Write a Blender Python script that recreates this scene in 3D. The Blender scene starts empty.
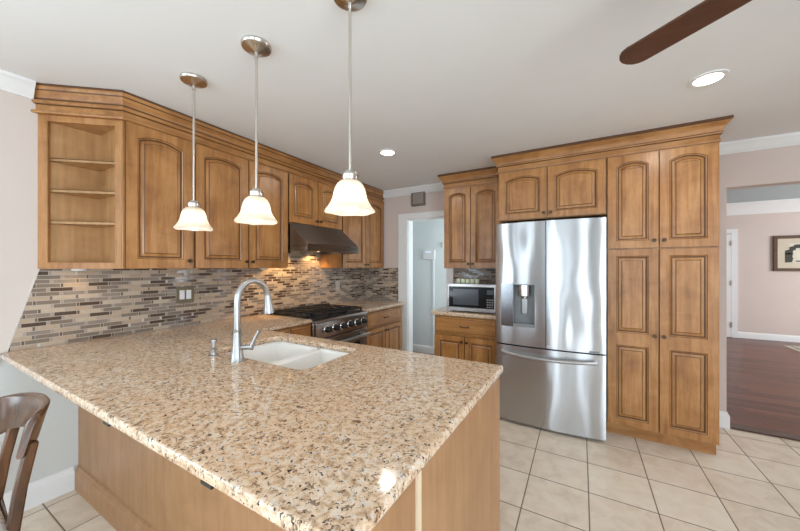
import bpy, bmesh, math, random
from mathutils import Vector, Matrix
random.seed(7)
S = bpy.context.scene
COL = S.collection
PI = math.pi

# ------------------------------------------------------------------ camera, world, lights, exposure
cam_data = bpy.data.cameras.new('camera')
cam_data.sensor_width = 36.0
cam_data.lens = 316.0 / 800.0 * 36.0
cam_data.shift_y = 1.5 / 800.0
cam_data.clip_start = 0.02
camera = bpy.data.objects.new('camera', cam_data)
camera.location = (0, 0, 1.383)
camera.rotation_euler = (PI / 2, 0, math.radians(29.8))
COL.objects.link(camera)
S.camera = camera

world = bpy.data.worlds.new('world')
S.world = world
world.use_nodes = True
world.node_tree.nodes['Background'].inputs[0].default_value = (0.75, 0.88, 1.0, 1)
world.node_tree.nodes['Background'].inputs[1].default_value = 1.0


def area(name, loc, rot, sx, sy, power, color, shape='RECTANGLE', spread=None):
    l = bpy.data.lights.new(name, 'AREA')
    l.shape = shape
    l.size = sx
    if shape in ('RECTANGLE', 'ELLIPSE'):
        l.size_y = sy
    l.energy = power
    l.color = color
    if spread:
        l.spread = spread
    o = bpy.data.objects.new(name, l)
    o.location = loc
    o.rotation_euler = rot
    COL.objects.link(o)
    return o


DAY = (0.74, 0.88, 1.0)
# daylight through the narrow patio lites, plus fill from made-up windows left and right
for lx, lw, lp in ((-1.90, 0.50, 8), (-0.35, 0.46, 14), (0.30, 0.14, 3.0), (1.12, 0.38, 11)):
    area('patio_daylight', (lx, -3.06, 1.23), (PI / 2, 0, 0), lw, 2.2, lp, DAY)
area('dining_fill', (-2.80, -1.75, 1.5), (PI / 2, 0, -PI / 2), 2.1, 1.25, 40, DAY)
area('side_fill', (3.25, -1.55, 1.25), (PI / 2, 0, PI / 2), 2.6, 1.9, 92, DAY)
# fill lamps added to stand in for daylight in the room beyond the wide opening and in the passage beyond the doorway
area('living_fill', (6.05, 6.2, 1.5), (PI / 2, 0, PI / 2), 2.3, 1.5, 95, (0.95, 0.97, 1.0))
area('passage_fill', (-0.72, 4.22, 1.45), (PI / 2, 0, PI / 2), 0.6, 1.6, 10, (0.80, 0.94, 1.0))

S.view_settings.view_transform = 'Standard'
S.view_settings.look = 'None'
S.view_settings.gamma = 1.0
S.view_settings.use_curve_mapping = False
S.view_settings.exposure = 0.70
S.cycles.use_denoising = True
S.cycles.max_bounces = 10
S.cycles.diffuse_bounces = 6
S.cycles.glossy_bounces = 5
S.cycles.sample_clamp_indirect = 6.0


# ------------------------------------------------------------------ materials
class NT:
    def __init__(self, name):
        self.m = bpy.data.materials.new(name)
        self.m.use_nodes = True
        self.t = self.m.node_tree
        self.b = self.t.nodes['Principled BSDF']

    def new(self, typ, **kw):
        n = self.t.nodes.new(typ)
        for k, v in kw.items():
            setattr(n, k, v)
        return n

    def link(self, a, b):
        self.t.links.new(a, b)

    def put(self, sock, v):
        if v is None:
            return
        if hasattr(v, 'is_output') or hasattr(v, 'links'):
            self.t.links.new(v, sock)
        else:
            sock.default_value = v

    def math(self, op, a, b=None, c=None):
        n = self.new('ShaderNodeMath', operation=op)
        self.put(n.inputs[0], a)
        if b is not None:
            self.put(n.inputs[1], b)
        if c is not None:
            self.put(n.inputs[2], c)
        return n.outputs[0]

    def vmul(self, a, b):
        n = self.new('ShaderNodeVectorMath', operation='MULTIPLY')
        self.put(n.inputs[0], a)
        self.put(n.inputs[1], b)
        return n.outputs[0]

    def vadd(self, a, b):
        n = self.new('ShaderNodeVectorMath', operation='ADD')
        self.put(n.inputs[0], a)
        self.put(n.inputs[1], b)
        return n.outputs[0]

    def coords(self, vary=False):
        o = self.new('ShaderNodeTexCoord').outputs['Object']
        if vary:
            r = self.new('ShaderNodeObjectInfo').outputs['Random']
            k = self.math('MULTIPLY', r, 31.7)
            c = self.new('ShaderNodeCombineXYZ')
            for i in range(3):
                self.link(k, c.inputs[i])
            o = self.vadd(o, c.outputs[0])
        return o

    def noise(self, vec, scale, detail=3.0, rough=0.55, dist=0.0):
        n = self.new('ShaderNodeTexNoise')
        self.put(n.inputs['Vector'], vec)
        n.inputs['Scale'].default_value = scale
        n.inputs['Detail'].default_value = detail
        n.inputs['Roughness'].default_value = rough
        n.inputs['Distortion'].default_value = dist
        return n.outputs['Fac']

    def ramp(self, fac, stops, interp='LINEAR'):
        n = self.new('ShaderNodeValToRGB')
        r = n.color_ramp
        r.interpolation = interp
        while len(r.elements) < len(stops):
            r.elements.new(0.5)
        for e, (p, c) in zip(r.elements, stops):
            e.position = p
            e.color = c if len(c) == 4 else (*c, 1)
        self.put(n.inputs[0], fac)
        return n.outputs[0]

    def mix(self, fac, a, b, mode='MIX'):
        n = self.new('ShaderNodeMix', data_type='RGBA', blend_type=mode)
        self.put(n.inputs[0], fac)
        for s, v in ((n.inputs[6], a), (n.inputs[7], b)):
            if isinstance(v, tuple):
                v = (*v, 1) if len(v) == 3 else v
            self.put(s, v)
        return n.outputs[2]

    def bump(self, h, strength=0.2, dist=0.002):
        n = self.new('ShaderNodeBump')
        n.inputs['Strength'].default_value = strength
        n.inputs['Distance'].default_value = dist
        self.put(n.inputs['Height'], h)
        self.link(n.outputs[0], self.b.inputs['Normal'])

    def set(self, color=None, rough=None, metal=None, **kw):
        if color is not None:
            if isinstance(color, tuple):
                color = (*color, 1) if len(color) == 3 else color
            self.put(self.b.inputs['Base Color'], color)
        if rough is not None:
            self.put(self.b.inputs['Roughness'], rough)
        if metal is not None:
            self.put(self.b.inputs['Metallic'], metal)
        for k, v in kw.items():
            self.put(self.b.inputs[k.replace('_', ' ')], v)
        return self.m


def plain(name, color, rough=0.5, metal=0.0, vary=0.04, scale=6.0, **kw):
    n = NT(name)
    f = n.noise(n.coords(True), scale, 3)
    lo = tuple(c * (1 - vary) for c in color)
    hi = tuple(min(1, c * (1 + vary)) for c in color)
    return n.set(n.ramp(f, [(0.3, lo), (0.7, hi)]), rough, metal, **kw)


def wood(name, light, mid, dark, axis='z', rough=0.36, coat=0.25, grain=1.0):
    n = NT(name)
    v = n.coords(True)
    sc = {'z': (14, 14, 1.1), 'x': (1.1, 14, 14), 'y': (14, 1.1, 14)}[axis]
    g = n.noise(n.vmul(v, sc), 1.6 * grain, 5, 0.6, 0.8)
    blotch = n.noise(v, 5.0, 4, 0.6, 0.6)
    fine = n.noise(n.vmul(v, tuple(k * 6 for k in sc)), 1.6, 2)
    f = n.math('ADD', n.math('MULTIPLY', g, 0.55), n.math('MULTIPLY', blotch, 0.45))
    c = n.ramp(f, [(0.36, dark), (0.5, mid), (0.62, light)])
    c = n.mix(n.math('MULTIPLY', fine, 0.14), c, dark)
    n.bump(fine, 0.05, 0.001)
    return n.set(c, rough, 0, Coat_Weight=coat, Coat_Roughness=0.25)


W_L, W_M, W_D = (0.500, 0.246, 0.084), (0.400, 0.178, 0.050), (0.265, 0.104, 0.026)
M_MAPLE = wood('maple_vertical', W_L, W_M, W_D, 'z')
M_MAPLE_X = wood('maple_along_x', W_L, W_M, W_D, 'x')
M_MAPLE_Y = wood('maple_along_y', W_L, W_M, W_D, 'y')
M_PANEL = wood('maple_panel', (0.42, 0.228, 0.104), (0.37, 0.192, 0.084), (0.31, 0.153, 0.064), 'z', 0.42, 0.1)
M_GLAZE = plain('maple_glaze', (0.105, 0.042, 0.013), 0.45)
M_INSIDE = wood('maple_inside', (0.54, 0.31, 0.14), (0.46, 0.25, 0.10), (0.36, 0.18, 0.065), 'z', 0.45, 0.05)
M_PALEEDGE = plain('maple_edge_band', (0.72, 0.58, 0.40), 0.5)
M_WALNUT = wood('chair_walnut', (0.150, 0.062, 0.022), (0.100, 0.040, 0.014), (0.050, 0.020, 0.008), 'z', 0.25, 0.5)
M_BLADE = wood('fan_walnut', (0.105, 0.040, 0.020), (0.085, 0.031, 0.015), (0.060, 0.022, 0.010), 'x', 0.45, 0.0)
M_BRONZE = plain('dark_bronze', (0.085, 0.060, 0.042), 0.35, 0.85)
M_NICKEL = plain('brushed_nickel', (0.62, 0.58, 0.53), 0.24, 1.0)
M_FAUCET = plain('satin_nickel', (0.44, 0.435, 0.43), 0.33, 1.0)
M_CHROME = plain('chrome', (0.75, 0.75, 0.76), 0.10, 1.0)
M_WHITE = plain('white_trim', (0.80, 0.80, 0.79), 0.38, 0, 0.015)
M_SINK = plain('white_porcelain', (0.90, 0.88, 0.845), 0.16, 0, 0.01)
M_PLASTIC = plain('white_plastic', (0.78, 0.79, 0.80), 0.4, 0, 0.01)
M_BLACK = plain('black_enamel', (0.012, 0.012, 0.012), 0.32)
M_IRON = plain('cast_iron', (0.018, 0.017, 0.017), 0.55)
M_GLASSBLK = plain('black_glass', (0.012, 0.016, 0.020), 0.06)
M_GREY = plain('grey_plastic', (0.20, 0.205, 0.21), 0.4)
M_DKGREY = plain('dark_grey_plastic', (0.045, 0.047, 0.05), 0.35)
M_GAP = plain('shadow_grey', (0.02, 0.02, 0.022), 0.7)
M_CEIL = plain('ceiling_paint', (0.82, 0.825, 0.825), 0.85, 0, 0.012, 2.0)
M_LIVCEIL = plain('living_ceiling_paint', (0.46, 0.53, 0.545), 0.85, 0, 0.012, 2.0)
M_PINK = plain('blush_paint', (0.640, 0.540, 0.490), 0.75, 0, 0.015, 3.0)
M_PALEBLUE = plain('pale_blue_paint', (0.72, 0.77, 0.78), 0.7, 0, 0.015, 3.0)


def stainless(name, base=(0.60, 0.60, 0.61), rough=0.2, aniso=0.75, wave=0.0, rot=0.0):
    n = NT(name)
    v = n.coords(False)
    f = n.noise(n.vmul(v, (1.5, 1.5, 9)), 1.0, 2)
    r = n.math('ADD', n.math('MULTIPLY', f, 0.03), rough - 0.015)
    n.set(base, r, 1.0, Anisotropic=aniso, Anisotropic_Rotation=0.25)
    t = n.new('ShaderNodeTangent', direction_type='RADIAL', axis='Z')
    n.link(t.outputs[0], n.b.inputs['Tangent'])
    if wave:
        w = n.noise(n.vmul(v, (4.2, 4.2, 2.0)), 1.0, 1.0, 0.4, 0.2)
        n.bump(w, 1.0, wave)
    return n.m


M_STEEL = stainless('stainless_steel', (0.42, 0.40, 0.385), 0.24, 0.6)
M_FRIDGE = stainless('fridge_steel', (0.53, 0.535, 0.545), 0.25, 0.97, 0.010)
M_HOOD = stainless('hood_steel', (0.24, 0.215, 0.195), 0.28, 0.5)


def granite():
    n = NT('granite')
    v = n.coords(False)
    base = n.ramp(n.noise(v, 48, 5, 0.68, 0.5),
                  [(0.30, (0.30, 0.185, 0.105)), (0.41, (0.52, 0.350, 0.220)), (0.50, (0.70, 0.515, 0.355)), (0.60, (0.76, 0.635, 0.505)), (0.70, (0.74, 0.68, 0.61))])
    cloud = n.noise(v, 6, 2)
    base = n.mix(n.ramp(cloud, [(0.42, (0, 0, 0)), (0.62, (0.38, 0.38, 0.38))]), base, (0.64, 0.41, 0.24))
    brown = n.ramp(n.noise(v, 62, 4, 0.66, 0.8), [(0.572, (0, 0, 0)), (0.625, (1, 1, 1))])
    base = n.mix(n.math('MULTIPLY', brown, 0.85), base, (0.135, 0.075, 0.042))
    grey = n.ramp(n.noise(n.vadd(v, (7.3, 4.1, 2.2)), 55, 3, 0.6), [(0.60, (0, 0, 0)), (0.66, (1, 1, 1))])
    base = n.mix(n.math('MULTIPLY', grey, 0.75), base, (0.60, 0.575, 0.54))
    dark = n.ramp(n.noise(n.vadd(v, (3.1, 1.7, 0.4)), 92, 3, 0.62, 0.4), [(0.608, (0, 0, 0)), (0.638, (1, 1, 1))])
    base = n.mix(dark, base, (0.030, 0.027, 0.026))
    n.bump(n.noise(v, 30, 2), 0.05, 0.002)
    return n.set(base, 0.085, 0, Specular_IOR_Level=0.45)


M_GRANITE = granite()


def cell(n, u, pitch, off=0.0):
    q = n.math('DIVIDE', n.math('SUBTRACT', u, off), pitch)
    return n.math('FLOOR', q), n.math('FRACT', q)


def wn(n, a, b):
    c = n.new('ShaderNodeCombineXYZ')
    n.put(c.inputs[0], a)
    n.put(c.inputs[1], b)
    w = n.new('ShaderNodeTexWhiteNoise', noise_dimensions='2D')
    n.link(c.outputs[0], w.inputs['Vector'])
    return w.outputs['Value']


def floor_tiles():
    n = NT('floor_tile')
    v = n.coords(False)
    s = n.new('ShaderNodeSeparateXYZ')
    n.link(v, s.inputs[0])
    P = 0.3385
    ix, fx = cell(n, s.outputs[0], P, 0.040)
    iy, fy = cell(n, s.outputs[1], P, 2.257)
    ex = n.math('MINIMUM', fx, n.math('SUBTRACT', 1.0, fx))
    ey = n.math('MINIMUM', fy, n.math('SUBTRACT', 1.0, fy))
    e = n.math('MINIMUM', ex, ey)
    grout = n.math('LESS_THAN', e, 0.0098)
    r = wn(n, ix, iy)
    mot = n.noise(n.vadd(v, n.vmul(s.outputs[2], (1, 1, 1))), 9, 5, 0.62, 0.6)
    f = n.math('ADD', n.math('MULTIPLY', mot, 0.8), n.math('MULTIPLY', r, 0.2))
    c = n.ramp(f, [(0.30, (0.65, 0.545, 0.430)), (0.52, (0.78, 0.680, 0.560)), (0.72, (0.84, 0.765, 0.655))])
    c = n.mix(grout, c, (0.215, 0.160, 0.115))
    h = n.ramp(e, [(0.006, (0, 0, 0)), (0.022, (1, 1, 1))])
    n.bump(h, 0.5, 0.0015)
    return n.set(c, n.math('ADD', n.math('MULTIPLY', grout, 0.4), 0.30), 0)


M_TILE = floor_tiles()


def backsplash(name, axis):
    n = NT(name)
    v = n.coords(False)
    s = n.new('ShaderNodeSeparateXYZ')
    n.link(v, s.inputs[0])
    u, z = s.outputs[axis], s.outputs[2]
    H, L = 0.0247, 0.1120
    iz, fz = cell(n, z, H, 0.914)
    off = n.math('MULTIPLY', n.math('ADD', n.math('MULTIPLY', iz, 0.5), n.math('MULTIPLY', wn(n, iz, 3.7), 0.22)), L)
    iu, fu = cell(n, n.math('ADD', u, off), L)
    mz = n.math('LESS_THAN', n.math('MINIMUM', fz, n.math('SUBTRACT', 1.0, fz)), 0.075)
    mu = n.math('LESS_THAN', fu, 0.022)
    acc = n.math('GREATER_THAN', fu, 0.90)
    ma = n.math('LESS_THAN', n.math('ABSOLUTE', n.math('SUBTRACT', fu, 0.892)), 0.014)
    mort = n.math('MAXIMUM', mz, n.math('MAXIMUM', mu, ma))
    r = wn(n, iu, iz)
    col = n.ramp(r, [(0.0, (0.085, 0.055, 0.038)), (0.20, (0.215, 0.168, 0.132)), (0.45, (0.425, 0.315, 0.220)), (0.62, (0.275, 0.225, 0.185)), (0.84, (0.480, 0.375, 0.275))], 'CONSTANT')
    stone = n.noise(v, 60, 4, 0.65)
    col = n.mix(0.35, col, n.mix(stone, (0.2, 0.2, 0.2), (0.85, 0.85, 0.85)), 'OVERLAY')
    r2 = wn(n, n.math('ADD', iu, 57.0), iz)
    acol = n.ramp(r2, [(0.0, (0.13, 0.10, 0.075)), (0.35, (0.36, 0.30, 0.25)), (0.93, (0.56, 0.53, 0.49))], 'CONSTANT')
    col = n.mix(acc, col, acol)
    col = n.mix(mort, col, (0.45, 0.375, 0.305))
    rough = n.ramp(r, [(0.0, (0.10,) * 3), (0.45, (0.45,) * 3), (0.62, (0.12,) * 3), (0.84, (0.45,) * 3)], 'CONSTANT')
    n.bump(n.math('SUBTRACT', 1.0, mort), 0.4, 0.001)
    return n.set(col, n.math('ADD', rough, n.math('MULTIPLY', mort, 0.3)), 0)


M_SPLASH_Y = backsplash('mosaic_side', 1)
M_SPLASH_X = backsplash('mosaic_far', 0)


def planks():
    n = NT('dark_planks')
    v = n.coords(False)
    s = n.new('ShaderNodeSeparateXYZ')
    n.link(v, s.inputs[0])
    iy, fy = cell(n, s.outputs[1], 0.085, 3.8)
    off = n.math('MULTIPLY', wn(n, iy, 1.3), 1.1)
    ix, fx = cell(n, n.math('ADD', s.outputs[0], off), 1.1)
    r = wn(n, ix, iy)
    g = n.noise(n.vmul(v, (2.0, 26, 1)), 1.8, 4, 0.6, 0.5)
    f = n.math('ADD', n.math('MULTIPLY', g, 0.5), n.math('MULTIPLY', r, 0.5))
    c = n.ramp(f, [(0.2, (0.085, 0.024, 0.014)), (0.5, (0.150, 0.046, 0.026)), (0.8, (0.23, 0.080, 0.045))])
    gap = n.math('LESS_THAN', fy, 0.035)
    end = n.math('LESS_THAN', fx, 0.005)
    j = n.math('MAXIMUM', gap, end)
    c = n.mix(j, c, (0.02, 0.008, 0.005))
    n.bump(n.math('SUBTRACT', 1.0, j), 0.4, 0.001)
    return n.set(c, 0.30, 0, Specular_IOR_Level=0.35)


M_PLANK = planks()


def two_tone_wall():
    n = NT('blush_over_grey_paint')
    v = n.coords(False)
    s = n.new('ShaderNodeSeparateXYZ')
    n.link(v, s.inputs[0])
    up = n.math('GREATER_THAN', s.outputs[2], 0.885)
    f = n.noise(v, 3, 2)
    a = n.ramp(f, [(0.3, (0.63, 0.645, 0.625)), (0.7, (0.65, 0.665, 0.645))])
    b = n.ramp(f, [(0.3, (0.630, 0.545, 0.495)), (0.7, (0.645, 0.560, 0.508))])
    return n.set(n.mix(up, a, b), 0.75)


M_WALL_LEFT = two_tone_wall()


def fabric():
    n = NT('woven_floral_fabric')
    v = n.coords(False)
    d = n.new('ShaderNodeTexVoronoi')
    d.inputs['Scale'].default_value = 26
    n.link(v, d.inputs['Vector'])
    w = n.noise(v, 40, 4, 0.6, 1.5)
    f = n.math('ADD', d.outputs['Distance'], n.math('MULTIPLY', w, 0.5))
    c = n.ramp(f, [(0.40, (0.10, 0.085, 0.09)), (0.55, (0.36, 0.33, 0.32)), (0.75, (0.62, 0.59, 0.56))])
    n.bump(n.noise(v, 400, 1), 0.3, 0.001)
    return n.set(c, 0.9)


M_FABRIC = fabric()


def emitter(name, color, strength):
    n = NT(name)
    n.set((0.9, 0.9, 0.9), 0.5)
    n.b.inputs['Emission Color'].default_value = (*color, 1)
    n.b.inputs['Emission Strength'].default_value = strength
    return n.m


M_LENS = emitter('lit_lens', (1.0, 0.96, 0.90), 7.5)
M_HOODLENS = emitter('lit_hood_lens', (1.0, 0.62, 0.28), 4.0)
M_BULB = emitter('lit_bulb', (1.0, 0.96, 0.90), 9.0)
M_SCREEN = emitter('lcd_screen', (0.15, 0.28, 0.60), 0.35)


def shade_glass():
    n = NT('frosted_shade_glass')
    f = n.noise(n.coords(True), 9, 3, 0.6, 0.8)
    c = n.ramp(f, [(0.3, (0.84, 0.76, 0.65)), (0.7, (0.91, 0.86, 0.78))])
    n.set(c, 0.28)
    tr = n.new('ShaderNodeBsdfTranslucent')
    n.link(c, tr.inputs['Color'])
    mx = n.new('ShaderNodeMixShader')
    mx.inputs[0].default_value = 0.55
    n.link(n.b.outputs[0], mx.inputs[1])
    n.link(tr.outputs[0], mx.inputs[2])
    n.link(mx.outputs[0], n.t.nodes['Material Output'].inputs['Surface'])
    return n.m


M_SHADE = shade_glass()


# ------------------------------------------------------------------ geometry helpers
def mat4(o):
    return Matrix.Translation(o.location) @ Matrix.Rotation(o.rotation_euler[2], 4, 'Z')


def obj(name, bm, mats, parent=None, world=False, bevel=0.0, smooth=35, segs=2):
    """links a bmesh as ONE mesh object; world=True: coordinates were given in the world, not in the parent's frame"""
    if parent is not None and world:
        p = parent
        m = Matrix.Identity(4)
        while p is not None:
            m = mat4(p) @ m
            p = p.parent
        bm.transform(m.inverted())
    bmesh.ops.recalc_face_normals(bm, faces=bm.faces)
    me = bpy.data.meshes.new(name)
    bm.to_mesh(me)
    bm.free()
    for m in (mats if isinstance(mats, (list, tuple)) else [mats]):
        me.materials.append(m)
    if smooth:
        for p in me.polygons:
            p.use_smooth = True
        me.set_sharp_from_angle(angle=math.radians(smooth))
    o = bpy.data.objects.new(name, me)
    COL.objects.link(o)
    o.parent = parent
    if bevel:
        b = o.modifiers.new('soft_edge', 'BEVEL')
        b.width = bevel
        b.segments = segs
        b.limit_method = 'ANGLE'
        b.angle_limit = math.radians(40)
    return o


def thing(name, label, cat, loc=(0, 0, 0), rot=0.0, group=None):
    o = bpy.data.objects.new(name, None)
    o.empty_display_size = 0.05
    o.location = loc
    o.rotation_euler = (0, 0, rot)
    COL.objects.link(o)
    return tag(o, label, cat, group)


def tag(o, label, cat, group=None):
    o['kind'] = 'thing'
    o['label'] = label
    o['category'] = cat
    if group:
        o['group'] = group
    return o


def struct(name, bm, m, parent=None, **kw):
    o = obj(name, bm, m, parent, **kw)
    if parent is None:
        o['kind'] = 'structure'
    return o


def NB():
    return bmesh.new()


def box(bm, x0, x1, y0, y1, z0, z1, mi=0):
    v = [bm.verts.new((x, y, z)) for z in (z0, z1) for y in (y0, y1) for x in (x0, x1)]
    for q in ((0, 2, 3, 1), (4, 5, 7, 6), (0, 1, 5, 4), (2, 6, 7, 3), (0, 4, 6, 2), (1, 3, 7, 5)):
        f = bm.faces.new([v[i] for i in q])
        f.material_index = mi
    return bm


def B(*a, **k):
    return box(NB(), *a, **k)


def frame_axes(d):
    d = Vector(d).normalized()
    up = Vector((0, 0, 1)) if abs(d.z) < 0.95 else Vector((1, 0, 0))
    a = d.cross(up).normalized()
    return a, a.cross(d).normalized()


def tube(bm, pts, r, n=12, mi=0, cap=True):
    """round tube through pts with one radius or a list"""
    pts = [Vector(p) for p in pts]
    rs = r if isinstance(r, (list, tuple)) else [r] * len(pts)
    rings = []
    a = None
    for i, p in enumerate(pts):
        d = (pts[min(i + 1, len(pts) - 1)] - pts[max(i - 1, 0)])
        if a is None:
            a, b = frame_axes(d)
        else:
            dn = d.normalized()
            a = (a - dn * a.dot(dn)).normalized()
            b = a.cross(dn).normalized()
        rings.append([bm.verts.new(p + a * (rs[i] * math.cos(t)) + b * (rs[i] * math.sin(t))) for t in [2 * PI * k / n for k in range(n)]])
    for i in range(len(rings) - 1):
        for k in range(n):
            f = bm.faces.new((rings[i][k], rings[i][(k + 1) % n], rings[i + 1][(k + 1) % n], rings[i + 1][k]))
            f.material_index = mi
    if cap:
        for g in (rings[0], rings[-1]):
            bm.faces.new(g).material_index = mi
    return bm


def lathe(bm, prof, origin=(0, 0, 0), axis=(0, 0, 1), n=24, mi=0, lobes=None, close=False):
    """prof: (radius, height) list turned about the axis through origin"""
    o = Vector(origin)
    ax = Vector(axis).normalized()
    a, b = frame_axes(ax)
    rings = []
    for i, (r, h) in enumerate(prof):
        ring = []
        for k in range(n):
            t = 2 * PI * k / n
            rr, hh = r, h
            if lobes:
                rr, hh = lobes(i, r, h, t)
            ring.append(bm.verts.new(o + ax * hh + a * (rr * math.cos(t)) + b * (rr * math.sin(t))))
        rings.append(ring)
    last = len(rings) - 1
    for i in range(last if not close else len(rings)):
        r0, r1 = rings[i], rings[(i + 1) % len(rings)]
        for k in range(n):
            bm.faces.new((r0[k], r0[(k + 1) % n], r1[(k + 1) % n], r1[k])).material_index = mi
    if not close:
        if prof[0][0] > 1e-5:
            bm.faces.new(rings[0]).material_index = mi
        if prof[-1][0] > 1e-5:
            bm.faces.new(rings[-1]).material_index = mi
    bmesh.ops.remove_doubles(bm, verts=bm.verts, dist=1e-6)
    return bm


def prism(bm, poly, z0, z1, mi=0):
    lo = [bm.verts.new((x, y, z0)) for x, y in poly]
    hi = [bm.verts.new((x, y, z1)) for x, y in poly]
    bm.faces.new(lo).material_index = mi
    bm.faces.new(hi).material_index = mi
    for i in range(len(poly)):
        j = (i + 1) % len(poly)
        bm.faces.new((lo[i], lo[j], hi[j], hi[i])).material_index = mi
    return bm


def prism_yz(bm, poly, x0, x1, mi=0):
    lo = [bm.verts.new((x0, y, z)) for y, z in poly]
    hi = [bm.verts.new((x1, y, z)) for y, z in poly]
    bm.faces.new(lo).material_index = mi
    bm.faces.new(hi).material_index = mi
    for i in range(len(poly)):
        j = (i + 1) % len(poly)
        bm.faces.new((lo[i], lo[j], hi[j], hi[i])).material_index = mi
    return bm


def prism_xz(bm, poly, y0, y1, mi=0):
    lo = [bm.verts.new((x, y0, z)) for x, z in poly]
    hi = [bm.verts.new((x, y1, z)) for x, z in poly]
    bm.faces.new(lo).material_index = mi
    bm.faces.new(hi).material_index = mi
    for i in range(len(poly)):
        j = (i + 1) % len(poly)
        bm.faces.new((lo[i], lo[j], hi[j], hi[i])).material_index = mi
    return bm


def sweep(bm, prof, path, start=None, end=None, glaze=()):
    """moulding: prof of (out, z) carried along a plan path, mitred; the room is on the right of the path"""
    P = [Vector(p) for p in path]
    nrm = []
    for i in range(len(P) - 1):
        d = (P[i + 1] - P[i]).normalized()
        nrm.append(Vector((d.y, -d.x)))
    off = []
    for i in range(len(P)):
        if i == 0:
            m = Vector(start) if start else nrm[0]
        elif i == len(P) - 1:
            m = Vector(end) if end else nrm[-1]
        else:
            m = nrm[i - 1] + nrm[i]
            m = m / (1 + nrm[i - 1].dot(nrm[i]))
        off.append(m)
    rings = [[bm.verts.new((P[i].x + off[i].x * o, P[i].y + off[i].y * o, z)) for o, z in prof] for i in range(len(P))]
    k = len(prof)
    for i in range(len(P) - 1):
        for j in range(k):
            f = bm.faces.new((rings[i][j], rings[i][(j + 1) % k], rings[i + 1][(j + 1) % k], rings[i + 1][j]))
            f.material_index = 1 if j in glaze else 0
    bm.faces.new(rings[0])
    bm.faces.new(rings[-1])
    return bm


def inset_poly(poly, d):
    n = len(poly)
    out = []
    for i in range(n):
        p0, p1, p2 = Vector(poly[i - 1]), Vector(poly[i]), Vector(poly[(i + 1) % n])
        a, b = (p1 - p0).normalized(), (p2 - p1).normalized()
        na, nb = Vector((-a.y, a.x)), Vector((-b.y, b.x))
        m = (na + nb) / (1 + na.dot(nb))
        out.append((p1.x + m.x * d, p1.y + m.y * d))
    return out


def leaf(bm, u0, u1, v0, v1, y=-0.02, arch=0.0, regions=None, stile=0.058, rail=0.058, top=0.052, slab=False):
    """raised-panel door leaf; the face looks along -y, its back lies at y = 0"""
    regions = regions or [(v0, v1, arch)]
    for (a, b, ar) in regions:
        oL, oR, oB = u0 + stile, u1 - stile, a + rail
        oT = b - top
        N = 12 if ar else 1
        spring = oT - ar
        poly = [(oL, oB), (oR, oB), (oR, spring)]
        outer = [(u0, a), (u1, a), (u1, b)]
        if ar:
            c = (oR - oL) / 2
            R = (c * c + ar * ar) / (2 * ar)
            th = math.asin(min(1, c / R))
            for k in range(1, N):
                t = th - 2 * th * k / N
                x = (oL + oR) / 2 + R * math.sin(t)
                poly.append((x, spring + ar - R + R * math.cos(t)))
                outer.append((x, b))
        poly.append((oL, spring))
        outer.append((u0, b))
        levels = [(0.0, y, 0), (0.003, y + 0.003, 1), (0.010, y + 0.006, 0), (0.013, y + 0.0115, 1), (0.019, y + 0.0115, 1), (0.036, y + 0.005, 0), (0.040, y + 0.001, 1)]
        n = len(poly)
        prev = [bm.verts.new((u, y, v)) for u, v in outer]
        for k, (d, yy, mi) in enumerate(levels):
            ring = [bm.verts.new((u, yy, v)) for u, v in (inset_poly(poly, d) if d else poly)]
            for i in range(n):
                j = (i + 1) % n
                bm.faces.new((prev[i], prev[j], ring[j], ring[i])).material_index = mi
            prev = ring
        bm.faces.new(prev)
    q = [(u0, v0), (u1, v0), (u1, v1), (u0, v1)]
    f_ = [bm.verts.new((u, y, v)) for u, v in q]
    b_ = [bm.verts.new((u, -0.0005, v)) for u, v in q]
    for i in range(4):
        j = (i + 1) % 4
        bm.faces.new((f_[i], f_[j], b_[j], b_[i])).material_index = 1
    bm.faces.new(b_)
    return bm


KNOB_PROF = [(0.0, 0.0), (0.008, 0.0), (0.006, 0.004), (0.005, 0.012), (0.011, 0.016), (0.0145, 0.021), (0.013, 0.026), (0.0, 0.028)]


def knob(parent, u, v, y=-0.0205):
    return obj('knob', lathe(NB(), KNOB_PROF, (u, y, v), (0, -1, 0), 12), M_BRONZE, parent)


def pull(parent, u, v, y=-0.0205, half=0.045):
    bm = NB()
    tube(bm, [(u - half, y, v), (u - half, y - 0.018, v), (u - half * 0.6, y - 0.026, v - 0.004), (u, y - 0.028, v - 0.006), (u + half * 0.6, y - 0.026, v - 0.004), (u + half, y - 0.018, v), (u + half, y, v)], 0.0045, 8)
    return obj('pull', bm, M_BRONZE, parent)


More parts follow.
